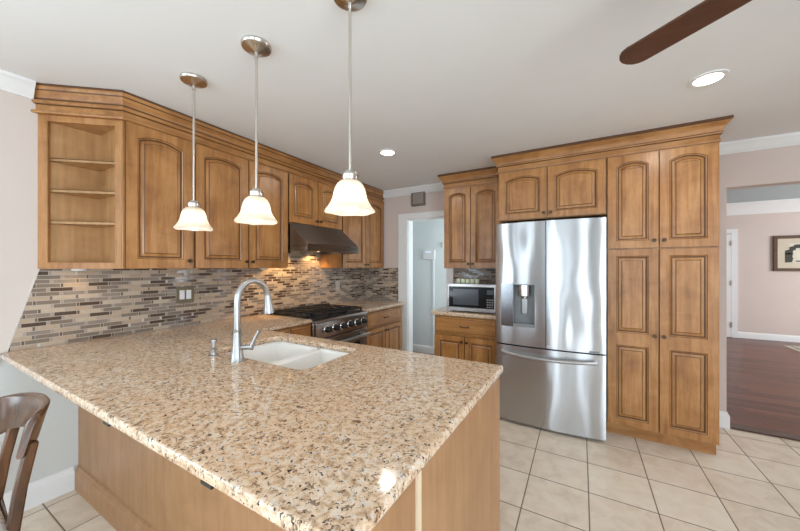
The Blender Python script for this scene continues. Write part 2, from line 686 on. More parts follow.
def cabinet(name, label, loc, rot, w, d, h, doors=(), drawers=(), toe=0.0, hollow=False, drawer_name='drawer', cat='cabinet', gap_mat=None):
    t = thing(name, label, cat, loc, rot)
    bm = NB()
    if hollow:
        k = 0.018
        box(bm, 0, k, 0, d, toe, h)
        box(bm, w - k, w, 0, d, toe, h)
        box(bm, k, w - k, d - k, d, toe, h)
        box(bm, k, w - k, 0, k, toe, h)
        box(bm, k, w - k, k, d - k, toe, toe + k)
    else:
        box(bm, 0, w, 0, d, toe, h)
    obj('carcass', bm, M_MAPLE, t, bevel=0.0015)
    if toe:
        obj('toe_kick', B(0.0, w, 0.06, d, 0.0, toe - 0.0005), M_MAPLE_X, t)
    for dd in doors:
        u0, u1, v0, v1 = dd[:4]
        ku, kv = dd[4]
        kw = dd[5] if len(dd) > 5 else {}
        o = obj('door', leaf(NB(), u0, u1, v0, v1, **kw), [M_MAPLE, M_GLAZE], t, smooth=25)
        knob(o, ku, kv)
    for (u0, u1, v0, v1) in drawers:
        bm = NB()
        y = -0.02
        q = [(u0, v0), (u1, v0), (u1, v1), (u0, v1)]
        prev = [bm.verts.new((u, -0.0005, v)) for u, v in q]
        bm.faces.new(prev)
        for k, (ins, yy, mi) in enumerate([(0, y + 0.008, 1), (0.006, y + 0.002, 0), (0.016, y + 0.002, 0), (0.020, y, 1)]):
            ring = [bm.verts.new((u, yy, v)) for u, v in (inset_poly(q, ins) if ins else q)]
            for i in range(4):
                j = (i + 1) % 4
                bm.faces.new((prev[i], prev[j], ring[j], ring[i])).material_index = mi
            prev = ring
        bm.faces.new(prev)
        o = obj(drawer_name, bm, [M_MAPLE_X, M_GLAZE], t, smooth=25)
        pull(o, (u0 + u1) / 2, (v0 + v1) / 2)
    return t


def rrect(x0, x1, y0, y1, r, n=6):
    pts = []
    for cx, cy, a0 in ((x1 - r, y0 + r, -PI / 2), (x1 - r, y1 - r, 0), (x0 + r, y1 - r, PI / 2), (x0 + r, y0 + r, PI)):
        for k in range(n + 1):
            a = a0 + PI / 2 * k / n
            pts.append((cx + r * math.cos(a), cy + r * math.sin(a)))
    return pts


def round_corner(p, a, b, r, n=6):
    """points that round the corner p between neighbours a and b"""
    p, a, b = Vector(p), Vector(a), Vector(b)
    s, e = p + (a - p).normalized() * r, p + (b - p).normalized() * r
    return [tuple((1 - t) ** 2 * s + 2 * t * (1 - t) * p + t * t * e) for t in [k / n for k in range(n + 1)]]


def slab(name, outlines, z0, z1, m, bev=0.008, parent=None):
    """stone slab with eased edges and holes, from a filled 2-D curve turned into a mesh"""
    cu = bpy.data.curves.new(name, 'CURVE')
    cu.dimensions = '2D'
    cu.fill_mode = 'BOTH'
    for pts in outlines:
        s = cu.splines.new('POLY')
        s.points.add(len(pts) - 1)
        for q, (x, y) in zip(s.points, pts):
            q.co = (x, y, 0, 1)
        s.use_cyclic_u = True
    cu.extrude = (z1 - z0) / 2 - bev
    cu.bevel_depth = bev
    cu.bevel_resolution = 2
    cu.offset = -bev
    tmp = bpy.data.objects.new(name, cu)
    COL.objects.link(tmp)
    dg = bpy.context.evaluated_depsgraph_get()
    me = bpy.data.meshes.new_from_object(tmp.evaluated_get(dg))
    bpy.data.objects.remove(tmp)
    bpy.data.curves.remove(cu)
    for v in me.vertices:
        v.co.z += (z0 + z1) / 2
    bm = NB()
    bm.from_mesh(me)
    bpy.data.meshes.remove(me)
    bmesh.ops.remove_doubles(bm, verts=bm.verts, dist=1e-5)
    o = obj(name, bm, m, parent, smooth=40)
    for p in o.data.polygons:          # the flat top and underside stay flat, only the eased edge is smooth
        if abs(p.normal.z) > 0.995:
            p.use_smooth = False
    return o


# ------------------------------------------------------------------ the room shell
XL, YF, ZC = -2.75, 3.75, 2.44          # left wall, far wall, ceiling
XR, YR = 3.2, -3.1                      # right wall, rear wall
struct('floor', B(XL - 0.1, XR + 0.1, YR - 0.1, YF + 0.02, -0.08, 0.0), M_TILE)
struct('ceiling', B(XL - 0.1, XR + 0.1, YR - 0.1, YF + 0.12, ZC, ZC + 0.1), M_CEIL)
bm = NB()
for a in ((YR - 0.12, -2.85, 0, ZC), (-2.85, -0.65, 0, 0.85), (-2.85, -0.65, 2.15, ZC), (-0.65, YF + 0.12, 0, ZC)):
    box(bm, XL - 0.12, XL, a[0], a[1], a[2], a[3])
struct('wall_left', bm, M_WALL_LEFT)

DX0, DX1, DZ = -2.03, -1.46, 2.025      # doorway to the passage
OX0, OX1, OZ = 1.085, 2.75, 2.066       # wide opening to the living room
bm = NB()
for a in ((XL, DX0, 0, ZC), (DX0, DX1, DZ, ZC), (DX1, OX0, 0, ZC), (OX0, OX1, OZ, ZC), (OX1, XR + 0.12, 0, ZC)):
    box(bm, a[0], a[1], YF, YF + 0.12, a[2], a[3])
struct('wall_far', bm, M_PINK)
LITES = ((-2.19, -1.61), (-0.62, -0.08), (0.21, 0.39), (0.89, 1.35))
bm = NB()   # rear wall with narrow tall lites
px = XL
for a, b in LITES:
    box(bm, px, a, YR - 0.12, YR, 0, ZC)
    box(bm, a, b, YR - 0.12, YR, 0, 0.1)
    box(bm, a, b, YR - 0.12, YR, 2.36, ZC)
    px = b
box(bm, px, XR, YR - 0.12, YR, 0, ZC)
struct('wall_rear', bm, plain('rear_reflection_dark', (0.16, 0.155, 0.15), 0.8))  # unseen wall darkened so streaks stand out in the fridge reflection
bm = NB()
for a in ((YR, -2.9, 0, ZC), (-2.9, -0.2, 0, 0.25), (-2.9, -0.2, 2.25, ZC), (-0.2, YF, 0, ZC)):
    box(bm, XR, XR + 0.12, a[0], a[1], a[2], a[3])
struct('wall_right', bm, M_PINK)


def window(name, x0, x1, z0, z1, bars, axis='x', at=YR):
    bm = NB()
    def bar(a0, a1, c0, c1, t=0.05):
        if axis == 'x':
            box(bm, a0, a1, at - 0.02, at + 0.03, c0, c1)
        else:
            box(bm, at - 0.03, at + 0.02, a0, a1, c0, c1)
    bar(x0, x0 + 0.03, z0, z1)
    bar(x1 - 0.03, x1, z0, z1)
    bar(x0 + 0.03, x1 - 0.03, z1 - 0.03, z1)
    bar(x0 + 0.03, x1 - 0.03, z0, z0 + 0.03)
    for k in range(1, bars):
        c = x0 + (x1 - x0) * k / bars
        bar(c - 0.035, c + 0.035, z0, z1)
    struct(name, bm, M_WHITE)


for k_, (a, b) in enumerate(LITES):
    window('window_%d' % (k_ + 1), a, b, 0.1, 2.36, 1)
window('window_5', -2.9, -0.2, 0.25, 2.25, 3, 'y', XR)  # unseen window added to frame the side fill lamp
window('window_6', -2.85, -0.65, 0.85, 2.15, 3, 'y', XL)  # made-up window around the dining fill lamp, out of view

# the passage beyond the doorway
struct('floor_passage', B(-2.87, -0.6, YF + 0.02, 4.75, -0.08, 0.0), M_PLANK)
struct('ceiling_passage', B(-2.87, -0.6, YF + 0.12, 4.75, 2.4, 2.5), M_CEIL)
bm = NB()
box(bm, -2.87, -0.6, 4.62, 4.74, 0, 2.4)
box(bm, -2.87, -2.77, YF + 0.12, 4.62, 0, 2.4)
box(bm, -0.7, -0.6, YF + 0.12, 4.62, 0, 2.4)
struct('wall_passage', bm, M_PALEBLUE)
BASE = [(0, 0), (0.016, 0), (0.016, 0.09), (0.012, 0.105), (0.006, 0.115), (0, 0.12)]
struct('baseboard_passage', sweep(NB(), BASE, [(-2.77, 4.62), (-0.7, 4.62)]), M_WHITE)

# the living room beyond the wide opening
LX0, LX1, LY = 0.2, 6.0, 8.66
struct('floor_living', B(LX0, LX1, YF + 0.02, LY + 0.1, -0.08, 0.0), M_PLANK)
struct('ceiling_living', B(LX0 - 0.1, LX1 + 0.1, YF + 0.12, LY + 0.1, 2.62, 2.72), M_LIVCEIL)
bm = NB()
box(bm, LX0 - 0.1, LX1 + 0.1, LY, LY + 0.1, 0, 2.62)
struct('wall_living_far', bm, M_PINK)
struct('wall_living_left', B(LX0 - 0.1, LX0, YF + 0.12, LY, 0, 2.62), M_PINK)
bm = NB()
box(bm, LX1, LX1 + 0.1, YF + 0.12, 5.0, 0, 2.62)
box(bm, LX1, LX1 + 0.1, 7.4, LY, 0, 2.62)
box(bm, LX1, LX1 + 0.1, 5.0, 7.4, 0, 0.7)
box(bm, LX1, LX1 + 0.1, 5.0, 7.4, 2.3, 2.62)
struct('wall_living_right', bm, M_PINK)
struct('wall_living_near', B(XR + 0.12, LX1 + 0.1, YF, YF + 0.12, 0, 2.62), M_PINK)
struct('baseboard_living', sweep(NB(), BASE, [(2.66, LY), (LX1, LY)]), M_WHITE)
CROWN_BIG = [(0, 2.40), (0.02, 2.40), (0.03, 2.43), (0.06, 2.47), (0.11, 2.53), (0.15, 2.575), (0.17, 2.59), (0.17, 2.619), (0, 2.619)]
struct('trim_living_crown', sweep(NB(), CROWN_BIG, [(LX0, LY), (LX1, LY)]), M_WHITE)
d1 = struct('door_1', B(1.76, 2.56, LY - 0.035, LY - 0.001, 0.005, 2.03), M_WHITE, bevel=0.003)
for z in (1.85, 1.07, 0.25):
    obj('hinge', B(2.555, 2.575, LY - 0.05, LY - 0.034, z - 0.05, z + 0.05), M_NICKEL, d1)
bm = NB()
box(bm, 2.568, 2.655, LY - 0.025, LY - 0.001, 0, 2.045)
box(bm, 1.665, 1.752, LY - 0.025, LY - 0.001, 0, 2.045)
box(bm, 1.665, 2.655, LY - 0.025, LY - 0.001, 2.045, 2.13)
struct('trim_living_door', bm, M_WHITE)
struct('trim_threshold', B(OX0 + 0.001, OX1 - 0.001, YF - 0.005, YF + 0.10, 0.0005, 0.014), wood('threshold_wood', (0.10, 0.035, 0.02), (0.075, 0.026, 0.014), (0.05, 0.016, 0.009), 'x'), bevel=0.004)

# kitchen trim: white crown, baseboards, chair rail, doorway casing
CROWN = [(0, 2.350), (0.012, 2.350), (0.018, 2.362), (0.026, 2.368), (0.038, 2.390), (0.050, 2.411), (0.056, 2.416), (0.062, 2.421), (0.062, 2.4395), (0, 2.4395)]
struct('trim_crown_left', sweep(NB(), CROWN, [(XL, YR), (XL, 0.53)]), M_WHITE)
struct('trim_crown_far', sweep(NB(), CROWN, [(-2.415, YF), (-1.375, YF)]), M_WHITE)
struct('trim_crown_right', sweep(NB(), CROWN, [(0.868, YF), (XR, YF), (XR, YR), (XL, YR)]), M_WHITE)
BASEL = [(0, 0), (0.017, 0), (0.017, 0.105), (0.013, 0.118), (0.008, 0.125), (0.006, 0.138), (0, 0.14)]
struct('baseboard_left', sweep(NB(), BASEL, [(XL, YR), (XL, 0.70)]), M_WHITE)
struct('baseboard_far', sweep(NB(), BASEL, [(0.868, YF), (OX0, YF), (OX0, YF + 0.12)], ), M_WHITE)
RAIL = [(0, 0.845), (0.010, 0.845), (0.012, 0.868), (0.022, 0.878), (0.030, 0.892), (0.026, 0.905), (0.010, 0.910), (0, 0.912)]
struct('trim_chair_rail', sweep(NB(), RAIL, [(XL, YR), (XL, 0.409)]), M_WHITE)
bm = NB()
box(bm, DX0 - 0.135, DX0 + 0.004, YF - 0.020, YF - 0.0005, 0, DZ + 0.075)
box(bm, DX1 - 0.004, DX1 + 0.085, YF - 0.020, YF - 0.0005, 0, DZ + 0.075)
box(bm, DX0 + 0.004, DX1 - 0.004, YF - 0.020, YF - 0.0005, DZ - 0.004, DZ + 0.075)
box(bm, DX0, DX0 + 0.015, YF, YF + 0.125, 0, DZ)
box(bm, DX1 - 0.015, DX1, YF, YF + 0.125, 0, DZ)
box(bm, DX0 + 0.015, DX1 - 0.015, YF, YF + 0.125, DZ - 0.015, DZ)
struct('trim_doorway', bm, M_WHITE, bevel=0.004)

# ------------------------------------------------------------------ mosaic backsplashes
bm = NB()
prism_yz(bm, [(0.437, 0.9145), (2.068, 0.9145), (2.068, 0.80), (2.847, 0.80), (2.847, 0.9145), (YF - 0.008, 0.9145), (YF - 0.008, 1.371), (2.846, 1.371), (2.846, 1.809), (2.069, 1.809), (2.069, 1.371), (0.556, 1.371)], XL + 0.0005, XL + 0.008)
bs = tag(obj('mosaic_backsplash', bm, M_SPLASH_Y, smooth=0), 'long brown and taupe strip mosaic backsplash behind the range with a slanted left edge', 'backsplash')
bm = NB()
prism_yz(bm, [(0.4305, 0.9145), (0.4365, 0.9145), (0.5555, 1.371), (0.5495, 1.371)], XL + 0.0005, XL + 0.010)
obj('edge_trim', bm, plain('pale_edge_trim', (0.62, 0.57, 0.52), 0.5), bs)
tag(obj('mosaic_backsplash', B(XL + 0.0085, DX0 - 0.1365, YF - 0.008, YF - 0.0005, 0.9145, 1.371), M_SPLASH_X, smooth=0), 'narrow strip mosaic backsplash between the room corner and the white doorway casing', 'backsplash')
tag(obj('mosaic_backsplash', B(DX1 + 0.086, -0.70, YF - 0.008, YF - 0.0005, 0.9145, 1.371), M_SPLASH_X, smooth=0), 'dark strip mosaic backsplash behind the microwave', 'backsplash')

# ------------------------------------------------------------------ wall cabinets over the range wall
ZU = 1.372
HU = 2.275 - ZU
FX = -2.42
DU = 0.328
R90 = PI / 2
# angled open shelf unit at the near end
A, Bp = Vector((-2.746, 0.548)), Vector((-2.42, 0.8335))
tdir = (Bp - A).normalized()
ndir = Vector((tdir.y, -tdir.x))
sh = thing('corner_shelf_unit', 'angled open wooden shelf unit with three shelves at the near end of the wall cabinets', 'shelf', (-2.746, 0.8335, ZU))
def P2(s, o):          # along the slanted face, outward from it
    q = A + tdir * s + ndir * o
    return (q.x, q.y)
LN = (Bp - A).length
bm = NB()
box(bm, -2.746, -2.736, 0.560, 0.8335, ZU, 2.2755)
box(bm, -2.736, -2.425, 0.8235, 0.8335, ZU, 2.2755)
tri = [P2(0.004, -0.02), P2(LN - 0.034, -0.02), (-2.46, 0.8235), (-2.736, 0.8235), (-2.736, 0.566)]
prism(bm, tri, ZU, ZU + 0.018)
prism(bm, tri, 2.245, 2.2755)
obj('carcass', bm, M_INSIDE, sh, world=True)
bm = NB()
for (s0, s1, z0, z1) in ((0, 0.048, ZU, 2.2755), (0.387, LN, ZU, 2.2755), (0.048, 0.387, ZU, ZU + 0.038), (0.048, 0.387, 2.238, 2.2755)):
    inner = [(-2.444, 0.8335)] if s1 == LN else [P2(s1, -0.019)]
    prism(bm, [P2(s0, 0), P2(s1, 0)] + inner + [P2(s0, -0.019)], z0, z1)
obj('face_frame', bm, M_MAPLE, sh, world=True, bevel=0.0015)
tri2 = [P2(0.012, -0.022), P2(LN - 0.034, -0.022), (-2.46, 0.823), (-2.735, 0.823), (-2.735, 0.577)]
for z in (1.648, 1.835, 2.018):
    bm = prism(NB(), tri2, z - 0.009, z + 0.009)
    obj('shelf', bm, M_INSIDE, sh, world=True, bevel=0.002)

AR = 0.034
cabinet('wall_cabinet', 'single arched door wall cabinet beside the open shelf unit', (FX, 0.835, ZU), R90, 0.393, DU, HU,
        [(0.004, 0.385, 0.004, 0.900, (0.360, 0.055), dict(arch=AR))])
cabinet('wall_cabinet', 'wide wall cabinet with two tall arched doors left of the range hood', (FX, 1.230, ZU), R90, 0.838, DU, HU,
        [(0.010, 0.424, 0.004, 0.900, (0.402, 0.055), dict(arch=AR)), (0.432, 0.832, 0.004, 0.900, (0.456, 0.055), dict(arch=AR))])
cabinet('wall_cabinet', 'short wall cabinet with two small arched doors above the range hood', (FX, 2.070, 1.811), R90, 0.776, DU, 2.275 - 1.811,
        [(0.006, 0.383, 0.004, 0.462, (0.360, 0.05), dict(arch=0.032)), (0.391, 0.770, 0.004, 0.462, (0.414, 0.05), dict(arch=0.032))])
cabinet('wall_cabinet', 'tall wall cabinet with two arched doors in the corner right of the range hood', (FX, 2.848, ZU), R90, 0.893, DU, HU,
        [(0.010, 0.455, 0.004, 0.900, (0.432, 0.04), dict(arch=AR)), (0.463, 0.885, 0.004, 0.900, (0.486, 0.04), dict(arch=AR))])
CRN = [(-0.02, 2.276), (0.024, 2.276), (0.028, 2.284), (0.024, 2.292), (0.008, 2.297), (0.008, 2.328), (0.018, 2.333), (0.024, 2.342), (0.023, 2.352), (0.013, 2.356), (0.013, 2.366), (0.019, 2.386), (0.030, 2.396), (0.033, 2.402), (0.038, 2.408), (0.044, 2.426), (0.044, 2.4395), (-0.02, 2.4395)]
k = 1.0
bm = sweep(NB(), CRN, [(A.x, A.y), (Bp.x, Bp.y), (FX, 3.742)], start=(0, -k), glaze=(3, 5, 8, 9, 13, 15))
tag(obj('crown_moulding', bm, [M_MAPLE_Y, M_GLAZE], smooth=30), 'long stepped wooden crown moulding topping the range wall cabinets and open shelf unit', 'crown moulding')

# ------------------------------------------------------------------ far wall: microwave nook, refrigerator surround, pantry
FYU = 3.42
cabinet('wall_cabinet', 'narrow wall cabinet with two tall arched doors above the microwave', (-1.37, FYU, ZU - 0.004), 0, 0.676, 0.327, 2.285 - ZU + 0.004,
        [(0.006, 0.313, 0.004, 0.900, (0.292, 0.05), dict(arch=AR, stile=0.052)), (0.319, 0.640, 0.004, 0.900, (0.340, 0.05), dict(arch=AR, stile=0.052))])
CRF = [(-0.02, 2.2855), (0.008, 2.2855), (0.010, 2.294), (0.004, 2.298), (0.004, 2.335), (0.016, 2.339), (0.020, 2.348), (0.014, 2.355), (0.016, 2.362), (0.024, 2.382), (0.038, 2.402), (0.050, 2.411), (0.050, 2.418), (0.057, 2.422), (0.057, 2.4395), (-0.02, 2.4395)]
bm = sweep(NB(), CRF, [(-1.37, YF - 0.002), (-1.37, FYU), (-0.764, FYU)], glaze=(4, 6, 12, 13))
tag(obj('crown_moulding', bm, [M_MAPLE_X, M_GLAZE], smooth=30), 'short wooden crown moulding topping the narrow cabinet over the microwave', 'crown moulding')

PY = 3.11
fs = cabinet('fridge_surround', 'wooden refrigerator surround with two short arched doors above the refrigerator', (-0.690, PY, 0), 0, 0.874, 0.637, 2.285, cat='cabinet')
for ch in list(fs.children):
    bpy.data.objects.remove(ch)
bm = NB()
box(bm, 0, 0.874, 0, 0.637, 1.818, 2.285)
box(bm, 0, 0.012, 0.30, 0.637, 0, 1.818)
obj('carcass', bm, M_MAPLE, fs, bevel=0.0015)
for u0, u1, kx in ((0.010, 0.425, 0.400), (0.434, 0.864, 0.458)):
    o = obj('door', leaf(NB(), u0, u1, 1.824, 2.275, arch=0.034, stile=0.056, rail=0.054), [M_MAPLE, M_GLAZE], fs, smooth=25)
    knob(o, kx, 1.868)

pt = cabinet('pantry_cabinet', 'tall wooden pantry with two arched upper doors over two long panelled doors', (0.186, PY, 0), 0, 0.677, 0.637, 2.285,
             [(0.004, 0.328, 1.533, 2.275, (0.303, 1.588), dict(arch=0.034)), (0.338, 0.668, 1.533, 2.275, (0.363, 1.588), dict(arch=0.034)),
              (0.004, 0.328, 0.112, 1.521, (0.305, 0.852), dict(regions=[(0.112, 0.805, 0.0), (0.805, 1.521, 0.0)], rail=0.052, top=0.050)),
              (0.338, 0.668, 0.112, 1.521, (0.361, 0.852), dict(regions=[(0.112, 0.805, 0.0), (0.805, 1.521, 0.0)], rail=0.052, top=0.050))], toe=0.10)
bm = sweep(NB(), CRF, [(-0.690, YF - 0.002), (-0.690, PY), (0.863, PY), (0.863, YF - 0.002)], glaze=(4, 6, 12, 13))
tag(obj('crown_moulding', bm, [M_MAPLE_X, M_GLAZE], smooth=30), 'deep wooden crown moulding topping the refrigerator surround and pantry', 'crown moulding')

cabinet('base_cabinet', 'base cabinet with one drawer and two doors under the microwave', (-1.368, 3.14, 0), 0, 0.674, 0.605, 0.874,
        [(0.006, 0.333, 0.115, 0.668, (0.310, 0.615), dict(stile=0.05, rail=0.05)), (0.341, 0.668, 0.115, 0.668, (0.364, 0.615), dict(stile=0.05, rail=0.05))],
        [(0.006, 0.668, 0.690, 0.862)], toe=0.10)
o = slab('granite_countertop', [round_corner((-1.405, 3.105), (-1.405, 3.7), (-0.70, 3.105), 0.012) + [(-0.694, 3.105), (-0.694, 3.728), (-1.405, 3.728)]], 0.875, 0.9135, M_GRANITE)
tag(o, 'short granite countertop under the microwave', 'countertop')

# ------------------------------------------------------------------ range wall base run
FB = -2.115
cabinet('base_cabinet', 'low base cabinet between the peninsula and the range, mostly hidden by the countertop', (FB, 1.560, 0), R90, 0.505, 0.628, 0.874,
        [(0.05, 0.275, 0.115, 0.668, (0.25, 0.615), dict(stile=0.045, rail=0.05)), (0.282, 0.500, 0.115, 0.668, (0.475, 0.615), dict(stile=0.045, rail=0.05))], [(0.05, 0.275, 0.690, 0.862), (0.282, 0.500, 0.690, 0.862)], toe=0.10)
cabinet('base_cabinet', 'base cabinet with one drawer and two doors between the range and the doorway', (FB + 0.03, 2.852, 0), R90, 0.823, 0.655, 0.874,
        [(0.008, 0.398, 0.115, 0.668, (0.375, 0.615), dict(stile=0.05, rail=0.05)), (0.406, 0.800, 0.115, 0.668, (0.430, 0.615), dict(stile=0.05, rail=0.05))],
        [(0.008, 0.800, 0.690, 0.862)], toe=0.10)
o = slab('granite_countertop', [[(-2.7415, 2.850), (-2.055, 2.850)] + round_corner((-2.055, 3.705), (-2.055, 3.0), (-2.7, 3.705), 0.012) + [(-2.17, 3.705), (-2.17, 3.7415), (-2.7415, 3.7415)]], 0.875, 0.9135, M_GRANITE)
tag(o, 'granite countertop in the corner between the range and the white doorway', 'countertop')

# range: stainless gas range between the two runs
rg = thing('gas_range', 'stainless steel gas range with six black knobs and black grates', 'range', (-2.40, 2.4575, 0))
ry0, ry1 = 2.072, 2.843
obj('body', B(-2.735, -2.085, ry0, ry1, 0.10, 0.895), M_STEEL, rg, world=True, bevel=0.003)
for x in (-2.68, -2.14):
    for y in (ry0 + 0.05, ry1 - 0.05):
        obj('foot', tube(NB(), [(x, y, 0.0), (x, y, 0.10)], 0.018, 10), M_BLACK, rg, world=True)
bm = NB()
prism_xz(bm, [(-2.084, 0.735), (-2.045, 0.735), (-2.045, 0.868), (-2.052, 0.886), (-2.066, 0.896), (-2.086, 0.898)], ry0, ry1)
obj('control_panel', bm, M_STEEL, rg, world=True, bevel=0.002)
obj('cooktop', B(-2.730, -2.10, ry0 + 0.006, ry1 - 0.006, 0.8955, 0.905), M_BLACK, rg, world=True, bevel=0.003)
obj('back_guard', B(-2.738, -2.700, ry0, ry1, 0.8955, 0.945), M_STEEL, rg, world=True, bevel=0.003)
for i in range(3):
    y0 = ry0 + 0.012 + i * 0.2495
    y1 = y0 + 0.2455
    bm = NB()
    z0, z1 = 0.930, 0.944
    for (xa, xb, ya, yb) in ((-2.690, -2.110, y0, y0 + 0.013), (-2.690, -2.110, y1 - 0.013, y1), (-2.690, -2.676, y0, y1), (-2.124, -2.110, y0, y1), (-2.407, -2.393, y0, y1),
                             (-2.690, -2.110, (y0 + y1) / 2 - 0.006, (y0 + y1) / 2 + 0.006), (-2.557, -2.545, y0, y1), (-2.261, -2.249, y0, y1)):
        box(bm, xa, xb, ya, yb, z0, z1)
    for xa in (-2.690, -2.124):
        for ya in (y0, y1 - 0.013):
            box(bm, xa, xa + 0.014, ya, ya + 0.013, 0.906, 0.930)
    obj('grate', bm, M_IRON, rg, world=True)
    for x in (-2.55, -2.255):
        bm = lathe(NB(), [(0.045, 0.9055), (0.045, 0.914), (0.034, 0.916), (0.034, 0.924), (0.0, 0.926)], (x, (y0 + y1) / 2, 0), n=16)
        obj('burner', bm, M_IRON, rg, world=True)
for y in (2.205, 2.318, 2.430, 2.540, 2.655, 2.762):
    c = (-2.0445, y, 0.803)
    kb = obj('knob', lathe(NB(), [(0.024, 0.006), (0.030, 0.008), (0.030, 0.015), (0.026, 0.021), (0.025, 0.044), (0.021, 0.049), (0.0, 0.050)], c, (1, 0, 0), 18), M_BLACK, rg, world=True)
    obj('bezel', lathe(NB(), [(0.037, 0.0), (0.038, 0.003), (0.034, 0.0065), (0.0, 0.007)], c, (1, 0, 0), 18), M_CHROME, kb, world=True)
od = obj('oven_door', B(-2.084, -2.050, ry0 + 0.006, ry1 - 0.006, 0.235, 0.720), M_STEEL, rg, world=True, bevel=0.003)
obj('window', B(-2.0495, -2.0475, ry0 + 0.13, ry1 - 0.13, 0.33, 0.60), M_GLASSBLK, od, world=True)
bm = NB()
hx = -1.998
tube(bm, [(hx, ry0 + 0.02, 0.662), (hx, ry1 - 0.02, 0.662)], 0.014, 14)
for y in (ry0 + 0.06, ry1 - 0.06):
    tube(bm, [(-2.05, y, 0.662), (hx, y, 0.662)], 0.010, 10)
obj('handle', bm, M_FAUCET, od, world=True)
obj('kick_drawer', B(-2.084, -2.052, ry0 + 0.006, ry1 - 0.006, 0.105, 0.228), M_STEEL, rg, world=True, bevel=0.003)

# range hood
hd = thing('range_hood', 'wedge shaped stainless range hood over the range with a lit lamp', 'hood', (-2.45, 2.458, 1.53))
bm = NB()
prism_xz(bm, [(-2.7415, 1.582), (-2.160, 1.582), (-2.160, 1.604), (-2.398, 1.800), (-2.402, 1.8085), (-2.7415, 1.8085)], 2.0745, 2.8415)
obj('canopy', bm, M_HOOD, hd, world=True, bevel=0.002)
bm = NB()
box(bm, -2.178, -2.160, 2.0745, 2.8415, 1.532, 1.5815)
box(bm, -2.740, -2.178, 2.0745, 2.0905, 1.532, 1.5815)
box(bm, -2.740, -2.178, 2.8255, 2.8415, 1.532, 1.5815)
obj('lip', bm, M_HOOD, hd, world=True, bevel=0.0015)
bm = NB()
for i in range(2):
    y0 = 2.15 + i * 0.32
    box(bm, -2.68, -2.26, y0, y0 + 0.29, 1.568, 1.5815)
    for kx in range(10):
        box(bm, -2.67 + kx * 0.041, -2.655 + kx * 0.041, y0 + 0.01, y0 + 0.28, 1.563, 1.568)
obj('filter', bm, M_STEEL, hd, world=True)
for y in (2.24, 2.68):
    o = obj('lamp', lathe(NB(), [(0.030, 1.578), (0.030, 1.564), (0.024, 1.561), (0.0, 1.560)], (-2.60, y, 0), n=16), M_HOODLENS, hd, world=True)
    l = bpy.data.lights.new('hood_lamp', 'SPOT')
    l.energy = 9.0 if y < 2.5 else 6.0
    l.color = (1.0, 0.62, 0.26)
    l.spot_size = math.radians(120)
    l.spot_blend = 0.6
    l.shadow_soft_size = 0.03
    lo = bpy.data.objects.new('hood_lamp', l)
    lo.location = (-2.60, y, 1.552)
    lo.rotation_euler = (0, math.radians(25), 0)
    COL.objects.link(lo)

# under-cabinet lamps
for (x, y, lab, e) in ((-2.60, 1.95, 'small round lamp under the wide cabinet left of the range hood', 1.6), (-2.66, 0.70, 'small round lamp under the angled open shelf unit', 0.4)):
    o = tag(obj('cabinet_lamp', lathe(NB(), [(0.034, ZU - 0.0005), (0.034, ZU - 0.010), (0.028, ZU - 0.012), (0.0, ZU - 0.0125)], (x, y, 0), n=20), M_PLASTIC), lab, 'lamp', 'lamps under the wall cabinets')
    l = bpy.data.lights.new('cabinet_lamp_light', 'SPOT')
    l.energy = e
    l.color = (1.0, 0.66, 0.32)
    l.spot_size = math.radians(140)
    l.spot_blend = 0.7
    l.shadow_soft_size = 0.03
    lo = bpy.data.objects.new('cabinet_lamp_light', l)
    lo.location = (x, y, ZU - 0.02)
    lo.rotation_euler = (0, math.radians(20), 0)
    COL.objects.link(lo)


def wall_plate(label, y0, y1, z0, z1, n):
    t = thing('outlet_plate', label, 'outlet', (XL + 0.0085, (y0 + y1) / 2, z0))
    bm = NB()
    x = XL + 0.0085
    box(bm, x, x + 0.006, y0, y1, z0, z1)
    obj('plate', bm, M_PLATE if n == 2 else M_PLATE2, t, world=True, bevel=0.003)
    w = (y1 - y0) / n
    for i in range(n):
        c = y0 + w * (i + 0.5)
        if n == 2:
            c = (y0 + y1) / 2 + (i - 0.5) * 0.049
        obj('switch' if n == 2 else 'socket', B(x + 0.0062, x + 0.010, c - 0.018, c + 0.018, (z0 + z1) / 2 - 0.036, (z0 + z1) / 2 + 0.036), M_PLASTIC if n == 2 else M_PLATE2, t, world=True, bevel=0.0015)


M_PLATE = plain('bronze_plate', (0.20, 0.17, 0.11), 0.35, 0.6)
M_PLATE2 = plain('taupe_plate', (0.56, 0.50, 0.42), 0.4)
wall_plate('bronze double switch plate with two white rockers on the mosaic', 1.268, 1.402, 1.098, 1.228, 2)
wall_plate('taupe single outlet plate on the mosaic right of the range', 3.115, 3.195, 1.085, 1.205, 1)

# ------------------------------------------------------------------ peninsula
CX0, CX1, CY0, CY1 = -0.345, -0.320, 0.410, 1.556
SX0, SX1, SY0, SY1 = -1.800, -1.098, 1.025, 1.450
outer = [(XL + 0.0005, CY0)] + round_corner((CX0, CY0), (-1, CY0), (CX1, 1), 0.015) + round_corner((CX1, CY1), (CX0, 1), (-1, CY1), 0.014) + [(-2.098, CY1), (-2.098, 2.068), (-2.7415, 2.068), (-2.7415, 0.4355), (XL + 0.0005, 0.4355)]
hole = rrect(SX0, SX1, SY0, SY1, 0.055)
o = slab('granite_countertop', [outer, hole], 0.880, 0.914, M_GRANITE, bev=0.009)
tag(o, 'large speckled granite peninsula countertop with a sink cut into it', 'countertop')

